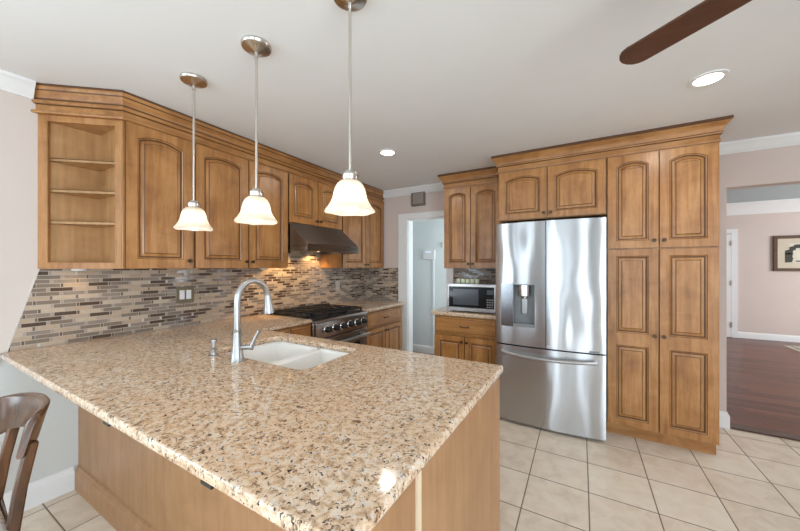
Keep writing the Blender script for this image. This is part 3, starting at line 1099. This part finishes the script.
pn = thing('peninsula_base', 'wood panelled peninsula base under the large granite countertop', 'cabinet', (-1.5, 1.1, 0))
PYB = 0.72
obj('back_panel', B(XL + 0.003, -0.375, PYB, PYB + 0.019, 0.10, 0.8795), M_PANEL, pn, world=True)
def xe(y, d=0.0):
    return -0.354 + (y - 0.72) * 0.026 - d
bm = prism(NB(), [(xe(0.722), 0.722), (xe(1.53), 1.53), (xe(1.53, 0.018), 1.53), (xe(0.722, 0.018), 0.722)], 0.0, 0.8795)
obj('end_panel', bm, M_PANEL, pn, world=True, bevel=0.001)
obj('edge_strip', B(xe(0.71, 0.016), xe(0.71, -0.004), PYB - 0.018, PYB + 0.0015, 0.0, 0.8795), M_PALEEDGE, pn, world=True)
obj('support_panel', B(xe(0.6, 0.019), xe(0.6), 0.46, PYB - 0.0185, 0.0, 0.8795), M_PANEL, pn, world=True, bevel=0.001)
obj('front_panel', B(-2.09, -0.352, 1.506, 1.525, 0.10, 0.8795), M_MAPLE, pn, world=True)
obj('toe_kick', B(-2.09, -0.354, 1.44, 1.458, 0.0, 0.0995), M_MAPLE_X, pn, world=True)
PB = [(0, 0.0), (0.020, 0.0), (0.020, 0.105), (0.016, 0.118), (0.010, 0.124), (0.008, 0.140), (0.0, 0.145)]
bm = sweep(NB(), PB, [(XL + 0.018, PYB - 0.0005), (-0.376, PYB - 0.0005)])
obj('base_moulding', bm, M_PANEL, pn, world=True)
for i, u in enumerate((0.03, 0.47, 0.91, 1.35)):
    bm = leaf(NB(), u, u + 0.43, 0.115, 0.862, stile=0.055, rail=0.055)
    bm.transform(Matrix.Translation((-0.36, 1.5255, 0)) @ Matrix.Rotation(PI, 4, 'Z'))
    o = obj('door', bm, [M_MAPLE, M_GLAZE], pn, world=True, smooth=25)
for x, lab in ((-1.336, 'dark steel bracket under the granite overhang nearer the left wall'), (-0.759, 'dark steel bracket under the granite overhang farther from the left wall')):
    bm = NB()
    box(bm, x - 0.022, x + 0.022, CY0 + 0.004, PYB - 0.001, 0.871, 0.8795)
    box(bm, x - 0.022, x + 0.022, PYB - 0.009, PYB - 0.001, 0.80, 0.871)
    tag(obj('support_bracket', bm, plain('bracket_steel', (0.05, 0.055, 0.05), 0.4, 0.6)), lab, 'bracket', 'steel brackets under the peninsula overhang')


# sink
def sink():
    t = thing('kitchen_sink', 'white undermount double bowl sink set in the granite peninsula', 'sink', ((SX0 + SX1) / 2, (SY0 + SY1) / 2, 0.68))
    zr = 0.8795
    xd = -1.400
    bowls = [rrect(SX0 - 0.006, xd - 0.014, SY0 - 0.006, SY1 + 0.006, 0.026), rrect(xd + 0.014, SX1 + 0.006, SY0 - 0.006, SY1 + 0.006, 0.026)]
    for i, outl in enumerate(bowls):
        bm = NB()
        cx = sum(p[0] for p in outl) / len(outl)
        cy = sum(p[1] for p in outl) / len(outl)
        prev = None
        ztop = zr
        for (sc, z) in ((1.0, ztop), (0.985, ztop - 0.02), (0.965, 0.75), (0.94, 0.715), (0.88, 0.698), (0.78, 0.692), (0.12, 0.688)):
            ring = [bm.verts.new((cx + (x - cx) * sc, cy + (y - cy) * sc, z)) for x, y in outl]
            if prev:
                for a in range(len(ring)):
                    b = (a + 1) % len(ring)
                    bm.faces.new((prev[a], prev[b], ring[b], ring[a]))
            prev = ring
        bm.faces.new(prev)
        o = obj('bowl', bm, M_SINK, t, world=True, smooth=50)
        s = o.modifiers.new('wall', 'SOLIDIFY')
        s.thickness = 0.006
        s.offset = 1.0
        obj('drain', lathe(NB(), [(0.040, 0.6885), (0.040, 0.692), (0.030, 0.6905), (0.0, 0.690)], (cx, cy, 0), n=20), M_CHROME, o, world=True)
    bm = NB()
    box(bm, xd - 0.020, xd + 0.020, SY0 - 0.030, SY1 + 0.030, 0.74, 0.870)
    box(bm, SX0 - 0.035, SX1 + 0.035, SY1 + 0.008, SY1 + 0.035, 0.8665, 0.8795)
    obj('divider', bm, M_SINK, t, world=True, bevel=0.009, segs=4)


sink()

# faucet and soap dispenser
fc = thing('kitchen_faucet', 'brushed nickel gooseneck pull-down faucet behind the sink', 'faucet', (-1.485, 0.962, 0.9142))
fx, fy = -1.485, 0.962
obj('base', lathe(NB(), [(0.034, 0.9142), (0.034, 0.920), (0.031, 0.924), (0.028, 0.95), (0.0225, 1.00), (0.0195, 1.045), (0.019, 1.06), (0.021, 1.063), (0.021, 1.070), (0.0165, 1.074)], (fx, fy, 0), n=24), M_FAUCET, fc, world=True)
pts = [(fx, fy, 1.072), (fx, fy, 1.14), (fx, fy, 1.20)]
R_ = 0.088
for k in range(1, 15):
    a = PI * k / 15 * 1.02
    pts.append((fx, fy + R_ - R_ * math.cos(a), 1.213 + 0.098 * math.sin(a)))
obj('neck', tube(NB(), pts, 0.0155, 16), M_FAUCET, fc, world=True)
ex, ey, ez = pts[-1]
obj('spray_head', tube(NB(), [(ex, ey, ez + 0.002), (ex, ey + 0.003, ez - 0.02), (ex, ey + 0.006, ez - 0.05), (ex, ey + 0.010, ez - 0.095), (ex, ey + 0.0105, ez - 0.10)], [0.0165, 0.0175, 0.021, 0.027, 0.022], 18), M_FAUCET, fc, world=True)
hl = obj('handle', tube(NB(), [(fx + 0.01, fy + 0.008, 0.982), (fx + 0.050, fy + 0.034, 0.984), (fx + 0.062, fy + 0.042, 0.984)], [0.0125, 0.0125, 0.017], 16), M_FAUCET, fc, world=True)
obj('lever', tube(NB(), [(fx + 0.056, fy + 0.038, 0.982), (fx + 0.070, fy + 0.046, 1.020), (fx + 0.088, fy + 0.056, 1.058), (fx + 0.092, fy + 0.058, 1.068)], [0.012, 0.0085, 0.0095, 0.010], 12), M_FAUCET, hl, world=True)
sd = thing('soap_dispenser', 'small nickel soap dispenser pump beside the faucet', 'dispenser', (-1.688, 0.962, 0.9142))
obj('base', lathe(NB(), [(0.026, 0.9142), (0.026, 0.917), (0.0165, 0.922), (0.015, 0.950), (0.0165, 0.955), (0.0125, 0.958)], (-1.688, 0.962, 0), n=20), M_FAUCET, sd, world=True)
obj('pump', lathe(NB(), [(0.009, 0.9585), (0.009, 0.985), (0.0145, 0.987), (0.0145, 1.000), (0.010, 1.003), (0.0, 1.003)], (-1.688, 0.962, 0), n=18), M_FAUCET, sd, world=True)

# ------------------------------------------------------------------ refrigerator
fr = thing('refrigerator', 'stainless steel french door refrigerator with a water dispenser and bottom freezer', 'refrigerator', (-0.243, 3.3, 0))
F0, F1, FM = -0.676, 0.170, -0.2555
FC, FW = (F0 + F1) / 2, (F1 - F0) / 2
def fy_(x):
    q = (x - FC) / FW
    return 2.905 + 0.030 * q * q + 0.007 * abs(q) ** 12
def curved(bm, x0, x1, z0, z1, yb=2.975, nx=10, mi=0, lo=True, shift=0.0):
    nz = 6
    g = []
    for i in range(nx + 1):
        x = x0 + (x1 - x0) * i / nx
        g.append([bm.verts.new((x, fy_(x) + shift, z0 + (z1 - z0) * k / nz)) for k in range(nz + 1)])
    for i in range(nx):
        for k in range(nz):
            bm.faces.new((g[i][k], g[i + 1][k], g[i + 1][k + 1], g[i][k + 1])).material_index = mi
    bk = [[bm.verts.new((x, yb, z)) for z in (z0, z1)] for x in (x0, x1)]
    bm.faces.new([g[0][k] for k in range(nz + 1)] + [bk[0][1], bk[0][0]])
    bm.faces.new([g[-1][k] for k in range(nz + 1)] + [bk[1][1], bk[1][0]])
    bm.faces.new([g[i][0] for i in range(nx + 1)] + [bk[1][0], bk[0][0]])
    bm.faces.new([g[i][-1] for i in range(nx + 1)] + [bk[1][1], bk[0][1]])
    return bm
obj('body', B(F0 + 0.004, F1 - 0.004, 2.985, 3.70, 0.03, 1.765), M_DKGREY, fr, world=True)
for x in (F0 + 0.06, F1 - 0.06):
    for y in (3.03, 3.64):
        obj('foot', tube(NB(), [(x, y, 0), (x, y, 0.03)], 0.02, 10), M_BLACK, fr, world=True)
DXa, DXb, DZa, DZb = -0.520, -0.340, 0.862, 1.232
bm = NB()
curved(bm, F0, DXa, 0.700, 1.772, nx=6)
curved(bm, DXb, FM - 0.003, 0.700, 1.772, nx=6)
curved(bm, DXa, DXb, 0.700, DZa, nx=6)
curved(bm, DXa, DXb, DZb, 1.772, nx=6)
bmesh.ops.remove_doubles(bm, verts=bm.verts, dist=1e-5)
ld = obj('door', bm, M_FRIDGE, fr, world=True, smooth=30)
dsp = NB()
box(dsp, DXa + 0.0005, DXb - 0.0005, 2.965, 2.974, DZa, DZb)
box(dsp, DXa + 0.0005, DXa + 0.006, 2.906, 2.965, DZa, DZb)
box(dsp, DXb - 0.006, DXb - 0.0005, 2.904, 2.965, DZa, DZb)
box(dsp, DXa + 0.006, DXb - 0.006, 2.905, 2.965, DZb - 0.006, DZb)
box(dsp, DXa + 0.006, DXb - 0.006, 2.905, 2.965, DZa, DZa + 0.03)
dp = obj('water_dispenser', dsp, M_GREY, ld, world=True)
obj('control_strip', curved(NB(), -0.625, DXa - 0.002, DZa - 0.004, DZb + 0.004, yb=2.955, nx=4, shift=-0.003), stainless('strip_steel', (0.30, 0.31, 0.33), 0.2, 0.5), ld, world=True)
obj('nozzle', lathe(NB(), [(0.052, 1.225), (0.052, 1.135), (0.045, 1.128), (0.028, 1.126), (0.026, 1.112), (0.0, 1.112)], ((DXa + DXb) / 2, 2.935, 0), n=24), M_CHROME, ld, world=True)
obj('paddle', B(-0.455, -0.405, 2.945, 2.963, 0.97, 1.11), M_FAUCET, ld, world=True, bevel=0.006)
bm = curved(NB(), FM + 0.003, F1, 0.700, 1.772, nx=14)
rd = obj('door', bm, M_FRIDGE, fr, world=True, smooth=30)
bm = curved(NB(), FM + 0.004, FM + 0.034, 0.73, 1.755, yb=2.955, nx=2, shift=-0.004)
obj('pocket_handle', bm, stainless('handle_steel', (0.42, 0.43, 0.45), 0.16, 0.5), rd, world=True)
bm = curved(NB(), F0, F1, 0.026, 0.688, nx=20)
fz = obj('freezer_drawer', bm, M_FRIDGE, fr, world=True, smooth=30)
pts = []
for k in range(17):
    x = -0.615 + 0.715 * k / 16
    q = (k / 16 - 0.5) * 2
    pts.append((x, fy_(x) - 0.030 - 0.025 * (1 - q * q), 0.630 - 0.012 * (1 - q * q)))
bm = tube(NB(), [(pts[0][0], fy_(pts[0][0]) + 0.004, 0.632)] + pts + [(pts[-1][0], fy_(pts[-1][0]) + 0.004, 0.632)], 0.0145, 14)
obj('handle', bm, M_FAUCET, fz, world=True)
obj('badge', curved(NB(), 0.055, 0.125, 0.704, 0.716, yb=2.93, nx=2, shift=-0.0015), M_GREY, rd, world=True)
obj('hinge_cover', B(F0 + 0.01, F1 - 0.01, 3.00, 3.12, 1.7655, 1.780), M_DKGREY, fr, world=True, bevel=0.004)

# ------------------------------------------------------------------ microwave with jars on top
mw = thing('microwave_oven', 'stainless countertop microwave with a black glass door', 'microwave', (-0.98, 3.4, 0.914))
mx0, mx1, my, mz0, mz1 = -1.238, -0.734, 3.185, 0.926, 1.205
obj('body', B(mx0, mx1, my + 0.02, 3.58, mz0, mz1), M_GREY, mw, world=True, bevel=0.004)
bm = NB()
box(bm, mx0, mx1, my, my + 0.0195, mz1 - 0.026, mz1)
box(bm, mx0, mx1, my, my + 0.0195, mz0, mz0 + 0.036)
box(bm, mx0, mx0 + 0.016, my, my + 0.0195, mz0 + 0.036, mz1 - 0.026)
box(bm, mx1 - 0.012, mx1, my, my + 0.0195, mz0 + 0.036, mz1 - 0.026)
obj('front_frame', bm, M_STEEL, mw, world=True)
mdoor = obj('door', B(mx0 + 0.017, -0.835, my + 0.001, my + 0.019, mz0 + 0.037, mz1 - 0.027), M_GLASSBLK, mw, world=True)
obj('window', B(mx0 + 0.062, -0.905, my - 0.001, my + 0.0005, mz0 + 0.062, mz1 - 0.052), plain('grey_mesh_glass', (0.075, 0.085, 0.095), 0.12), mdoor, world=True)
cp = obj('control_panel', B(-0.8345, mx1 - 0.013, my + 0.001, my + 0.019, mz0 + 0.037, mz1 - 0.027), M_GLASSBLK, mw, world=True)
for i in range(3):
    for j in range(4):
        obj('button', B(-0.822 + i * 0.024, -0.804 + i * 0.024, my - 0.0005, my + 0.0008, 0.972 + j * 0.024, 0.986 + j * 0.024), M_GREY, cp, world=True)
obj('display', B(-0.820, -0.756, my - 0.0005, my + 0.0008, 1.105, 1.150), M_DKGREY, cp, world=True)
for x in (mx0 + 0.05, mx1 - 0.05):
    for y in (my + 0.06, 3.52):
        obj('foot', tube(NB(), [(x, y, 0.9138), (x, y, 0.926)], 0.014, 10), M_BLACK, mw, world=True)
M_JAR = plain('pale_green_ceramic', (0.70, 0.72, 0.52), 0.25, 0, 0.08, 30)
M_JARLID = plain('dark_lid', (0.16, 0.13, 0.09), 0.4)
for i, w in enumerate(('leftmost of', 'second from the left of', 'middle one of', 'second from the right of', 'rightmost of')):
    x = -1.165 + i * 0.052
    t = thing('spice_jar', w + ' the five small pale jars lined up on the microwave', 'jar', (x, 3.32, 1.2055), group='small jars on the microwave')
    obj('jar', lathe(NB(), [(0.020, 0), (0.0225, 0.004), (0.0225, 0.042), (0.016, 0.050)], n=14), M_JAR, t)
    obj('lid', lathe(NB(), [(0.017, 0.0505), (0.018, 0.053), (0.018, 0.062), (0.0, 0.064)], n=14), M_JARLID, t)

# ------------------------------------------------------------------ pendants
def shade_lobes(i, r, h, t):
    w = max(0.0, 1.0 - abs(h - 1.615) / 0.045)
    return r * (1 + 0.030 * w * math.cos(6 * t)), h - 0.002 * w * math.cos(6 * t)


def pendant(x, label):
    y = 0.965
    t = thing('pendant_light', label, 'pendant light', (x, y, ZC), group='pendant lights over the peninsula')
    obj('canopy', lathe(NB(), [(0.066, 2.4395), (0.068, 2.430), (0.064, 2.422), (0.050, 2.416), (0.024, 2.411), (0.012, 2.402), (0.0, 2.401)], (x, y, 0), n=32), M_NICKEL, t, world=True)
    obj('stem', tube(NB(), [(x, y, 2.404), (x, y, 2.378), (x, y, 2.3775), (x, y, 1.75)], [0.0085, 0.0085, 0.006, 0.006], 12), M_NICKEL, t, world=True)
    obj('socket_cap', lathe(NB(), [(0.008, 1.758), (0.020, 1.754), (0.026, 1.742), (0.032, 1.739), (0.032, 1.720), (0.029, 1.715), (0.020, 1.713)], (x, y, 0), n=24), M_NICKEL, t, world=True)
    prof = [(0.026, 1.7155), (0.038, 1.713), (0.049, 1.703), (0.057, 1.688), (0.0625, 1.668), (0.066, 1.650), (0.0725, 1.634), (0.083, 1.617), (0.0915, 1.606), (0.095, 1.601), (0.0955, 1.597), (0.093, 1.595)]
    inner = [(r - 0.0035, h - 0.001) for r, h in reversed(prof[:-1])]
    obj('lamp_shade', lathe(NB(), prof + inner, (x, y, 0), n=60, lobes=shade_lobes, close=True), M_SHADE, t, world=True, smooth=60)
    obj('shading_holder', lathe(NB(), [(0.018, 1.712), (0.027, 1.708), (0.029, 1.672), (0.024, 1.668), (0.0, 1.668)], (x, y, 0), n=20), M_PLASTIC, t, world=True)  # opaque cup added inside to keep the upper glass dimmer
    obj('bulb', lathe(NB(), [(0.013, 1.6675), (0.020, 1.655), (0.027, 1.638), (0.030, 1.622), (0.027, 1.606), (0.016, 1.596), (0.0, 1.593)], (x, y, 0), n=18), M_BULB, t, world=True)


pendant(-1.888, 'nickel pendant with frosted bell shade farthest from the free end of the peninsula')
pendant(-1.340, 'middle of the three nickel pendants with frosted bell shades')
pendant(-0.776, 'nickel pendant with frosted bell shade closest to the free end of the peninsula')


# ------------------------------------------------------------------ recessed lights, ceiling fan
def can(x, y, label):
    t = thing('recessed_light', label, 'ceiling light', (x, y, ZC), group='recessed ceiling lights')
    obj('trim_ring', lathe(NB(), [(0.062, 2.4397), (0.085, 2.4397), (0.084, 2.434), (0.066, 2.4315), (0.062, 2.433)], (x, y, 0), n=36, close=True), M_WHITE, t, world=True)
    obj('lens', lathe(NB(), [(0.0615, 2.4396), (0.0615, 2.436), (0.0, 2.4355)], (x, y, 0), n=32), M_LENS, t, world=True)
    a = area('recessed_glow', (0, 0, -0.02), (0, 0, 0), 0.11, 0.11, 2.6, (1.0, 0.92, 0.82), 'DISK')
    a.parent = t


can(0.618, 2.395, 'bright recessed ceiling light beside the fan blade, above the pantry side')
can(-1.545, 2.47, 'bright recessed ceiling light between the range wall and the doorway')

HX, HY, HZ = 0.636, 1.152, 2.20
fan = thing('ceiling_fan', 'ceiling fan with dark walnut blades at the upper right', 'fan', (HX, HY, ZC))
obj('canopy', lathe(NB(), [(0.07, 2.4395), (0.07, 2.43), (0.05, 2.40), (0.018, 2.39)], (HX, HY, 0), n=24), M_BRONZE, fan, world=True)
obj('downrod', tube(NB(), [(HX, HY, 2.395), (HX, HY, 2.29)], 0.012, 12), M_BRONZE, fan, world=True)
obj('motor_housing', lathe(NB(), [(0.03, 2.295), (0.08, 2.285), (0.105, 2.25), (0.105, 2.20), (0.085, 2.17), (0.05, 2.155), (0.0, 2.15)], (HX, HY, 0), n=28), M_BRONZE, fan, world=True)
for i in range(5):
    ang = math.radians(142.2 + 72 * i)
    L0, L1 = 0.15, 0.625
    pts2 = [(L0, -0.043), (0.30, -0.052), (L1 - 0.06, -0.056)]
    for k in range(9):
        a = -PI / 2 + PI * k / 8
        pts2.append((L1 - 0.052 + 0.052 * math.cos(a), 0.056 * math.sin(a)))
    pts2 += [(0.30, 0.052), (L0, 0.043)]
    seen = []
    for p in pts2:
        if not seen or (abs(p[0] - seen[-1][0]) + abs(p[1] - seen[-1][1])) > 1e-4:
            seen.append(p)
    M = Matrix.Translation((HX, HY, HZ)) @ Matrix.Rotation(ang, 4, 'Z') @ Matrix.Rotation(math.radians(7), 4, 'X')
    bm = prism(NB(), seen, -0.004, 0.004)
    bm.transform(M)
    o = obj('blade', bm, M_BLADE, fan, world=True)
    bm = B(0.09, 0.20, -0.018, 0.018, 0.0045, 0.010)
    bm.transform(M)
    obj('blade_bracket', bm, M_BRONZE, o, world=True)

# ------------------------------------------------------------------ small wall things
M_CHIME = plain('taupe_chime', (0.17, 0.135, 0.112), 0.5)
ch = thing('door_chime', 'small square taupe chime box on the wall above the doorway', 'chime', (-1.86, YF - 0.0005, 2.19))
obj('housing', B(-1.960, -1.760, YF - 0.035, YF - 0.0005, 2.188, 2.365), M_CHIME, ch, world=True, bevel=0.006)
obj('cover', B(-1.925, -1.775, YF - 0.052, YF - 0.0355, 2.212, 2.352), plain('chime_cover', (0.29, 0.245, 0.21), 0.45), ch, world=True, bevel=0.005)

al = thing('alarm_keypad', 'white alarm keypad with a small blue screen on the passage wall', 'keypad', (-2.10, 4.62, 1.50))
obj('housing', B(-2.200, -2.000, 4.588, 4.6195, 1.505, 1.655), M_PLASTIC, al, world=True, bevel=0.008)
obj('screen', B(-2.160, -2.060, 4.586, 4.5875, 1.605, 1.638), M_SCREEN, al, world=True)
obj('keys', B(-2.155, -2.045, 4.585, 4.5875, 1.525, 1.585), M_WHITE, al, world=True, bevel=0.002)
tag(obj('cable_cover', B(-2.045, -2.020, 4.603, 4.6195, 0.13, 1.5045), M_PALEBLUE), 'thin vertical cable cover running down the passage wall below the keypad', 'cable cover')
hk = thing('wall_hook', 'small metal hook on the passage wall beside the keypad', 'hook', (-1.885, 4.62, 1.70))
obj('plate', B(-1.900, -1.875, 4.612, 4.6195, 1.70, 1.77), M_NICKEL, hk, world=True, bevel=0.003)
obj('prong', tube(NB(), [(-1.887, 4.612, 1.745), (-1.887, 4.585, 1.735), (-1.880, 4.570, 1.705), (-1.872, 4.575, 1.690)], 0.006, 8), M_NICKEL, hk, world=True)

# framed print and rug in the living room
pf = thing('framed_picture', 'framed landscape print with a cream mat on the living room wall', 'picture', (3.6, LY - 0.001, 1.29))
fx0, fx1, fz0, fz1 = 3.135, 4.05, 1.305, 1.965
FYP = LY - 0.001
bm = NB()
w = 0.055
for a in ((fx0, fx1, fz1 - w, fz1), (fx0, fx1, fz0, fz0 + w), (fx0, fx0 + w, fz0 + w, fz1 - w), (fx1 - w, fx1, fz0 + w, fz1 - w)):
    box(bm, a[0], a[1], FYP - 0.035, FYP, a[2], a[3])
obj('frame', bm, wood('frame_wood', (0.14, 0.065, 0.03), (0.10, 0.045, 0.02), (0.07, 0.03, 0.014), 'x'), pf, world=True, bevel=0.006)
obj('mat', B(fx0 + w, fx1 - w, FYP - 0.015, FYP - 0.001, fz0 + w, fz1 - w), plain('cream_mat', (0.62, 0.54, 0.42), 0.8), pf, world=True)
ax0, ax1, az0, az1 = fx0 + 0.20, fx1 - 0.20, fz0 + 0.15, fz1 - 0.15
art = obj('print', B(ax0, ax1, FYP - 0.017, FYP - 0.0155, az0, az1), plain('aged_paper', (0.66, 0.62, 0.50), 0.8, 0, 0.12, 4), pf, world=True)
bm = NB()
M_INK = plain('dark_ink', (0.06, 0.06, 0.045), 0.8)
cx, cz = (ax0 + ax1) / 2 - 0.09, az0 + 0.05
for k in range(9):
    a = PI * k / 8
    p = [(cx + 0.17 * math.cos(a) + q, cz + 0.10 + 0.17 * math.sin(a) + s) for q, s in ((-0.035, -0.03), (0.035, -0.035), (0.045, 0.02), (0.0, 0.04), (-0.045, 0.02))]
    prism_xz(bm, p, FYP - 0.0185 - 0.0001 * k, FYP - 0.0172)
for k in range(7):
    zz = az0 + 0.03 + k * 0.03
    prism_xz(bm, [(cx - 0.215, zz - 0.02), (cx - 0.13 + 0.01 * (k % 3), zz - 0.015), (cx - 0.12, zz + 0.02), (cx - 0.21, zz + 0.025)], FYP - 0.0188 - 0.0001 * k, FYP - 0.0172)
box(bm, cx - 0.012, cx + 0.012, FYP - 0.0185, FYP - 0.0172, az0 + 0.03, cz + 0.20)
box(bm, cx - 0.08, cx + 0.08, FYP - 0.0185, FYP - 0.0172, az0 + 0.025, az0 + 0.045)
obj('drawn_trees', bm, M_INK, art, world=True)
rug = thing('area_rug', 'pale patterned rug lying on the dark living room floor', 'rug', (4.3, 7.3, 0.0))
n_ = NT('rug_weave')
v_ = n_.coords(False)
c_ = n_.ramp(n_.noise(v_, 14, 3, 0.6, 1.0), [(0.35, (0.30, 0.26, 0.20)), (0.55, (0.55, 0.50, 0.40)), (0.7, (0.66, 0.61, 0.50))])
M_RUG = n_.set(c_, 0.95)
obj('pile', B(3.16, 5.4, 6.4, 8.20, 0.0005, 0.012), M_RUG, rug, world=True)
bm = NB()
for k in range(90):
    y = 6.42 + k * 0.0195
    box(bm, 3.09, 3.16, y, y + 0.010, 0.0006, 0.006)
obj('fringe', bm, plain('rug_fringe', (0.62, 0.58, 0.48), 0.9), rug, world=True)

# ------------------------------------------------------------------ dining chair
dc = thing('dining_chair', 'dark wooden dining chair with a curved back rail and patterned fabric seat', 'chair', (-1.895, 0.115, 0), -0.047)


def rail_pts(s):
    m = math.radians(75)
    return Vector((0.212 * math.sin(s * m) / math.sin(m), 0.258 - 0.092 * (1 - math.cos(s * m)) / (1 - math.cos(m))))


bm = NB()
rings = []
NS = 28
for k in range(NS + 1):
    s = -1 + 1.74 * k / NS
    c = rail_pts(s)
    d = (rail_pts(min(1, s + 0.02)) - rail_pts(max(-1, s - 0.02))).normalized()
    out = Vector((-d.y, d.x))
    zt = 0.861 - 0.021 * s * s
    zb = 0.742 - 0.085 * s * s
    tk = 0.012 - 0.002 * abs(s)
    if s > 0.62:
        e = (s - 0.62) / 0.12
        zt -= 0.02 * e * e
        zb += 0.015 * e * e
    prof = [(-tk, zb + 0.008), (-tk * 0.5, zb), (tk * 0.5, zb), (tk, zb + 0.008), (tk + 0.004, zt - 0.03), (tk + 0.006, zt - 0.008), (tk, zt - 0.001), (0, zt), (-tk * 0.7, zt - 0.004), (-tk, zt - 0.012)]
    rings.append([bm.verts.new((c.x + out.x * q, c.y + out.y * q + (z - 0.78) * 0.20, z)) for q, z in prof])
K = len(rings[0])
for i in range(NS):
    for j in range(K):
        bm.faces.new((rings[i][j], rings[i][(j + 1) % K], rings[i + 1][(j + 1) % K], rings[i + 1][j]))
bm.faces.new(rings[0])
bm.faces.new(rings[-1])
obj('back_rail', bm, M_WALNUT, dc, smooth=50)


def bar(bm, pts, w, t):
    """rectangular bar through pts: w across x, t across y"""
    rr = []
    for (x, y, z) in pts:
        rr.append([bm.verts.new((x + a * w / 2, y + b * t / 2, z)) for a, b in ((-1, -1), (1, -1), (1, 1), (-1, 1))])
    for i in range(len(rr) - 1):
        for j in range(4):
            bm.faces.new((rr[i][j], rr[i][(j + 1) % 4], rr[i + 1][(j + 1) % 4], rr[i + 1][j]))
    bm.faces.new(rr[0])
    bm.faces.new(rr[-1])
    return bm


for sx in (-1, 1):
    bm = bar(NB(), [(sx * 0.175, 0.28, 0.0), (sx * 0.172, 0.205, 0.25), (sx * 0.170, 0.175, 0.44), (sx * 0.162, 0.196, 0.60), (sx * 0.156, 0.224, 0.748)], 0.028, 0.034)
    obj('rear_leg', bm, M_WALNUT, dc, bevel=0.006)
    bm = bar(NB(), [(sx * 0.205, -0.235, 0.0), (sx * 0.21, -0.23, 0.20), (sx * 0.21, -0.23, 0.445)], 0.038, 0.038)
    obj('front_leg', bm, M_WALNUT, dc, bevel=0.006)
bm = NB()
box(bm, -0.155, 0.155, 0.160, 0.185, 0.375, 0.452)
box(bm, -0.19, 0.19, -0.245, -0.220, 0.385, 0.445)
box(bm, -0.225, -0.200, -0.21, 0.172, 0.385, 0.445)
box(bm, 0.200, 0.225, -0.21, 0.172, 0.385, 0.445)
obj('seat_frame', bm, M_WALNUT, dc, bevel=0.005)
bm = NB()
prev = None
for (sc, z) in ((1.0, 0.4455), (1.02, 0.460), (1.0, 0.478), (0.93, 0.490), (0.75, 0.497), (0.3, 0.500)):
    ring = [bm.verts.new((x * sc, (y + 0.035) * sc - 0.035, z)) for x, y in rrect(-0.222, 0.222, -0.25, 0.168, 0.05)]
    if prev:
        for a in range(len(ring)):
            b = (a + 1) % len(ring)
            bm.faces.new((prev[a], prev[b], ring[b], ring[a]))
    else:
        bm.faces.new(ring)
    prev = ring
bm.faces.new(prev)
obj('seat', bm, M_FABRIC, dc, smooth=60)
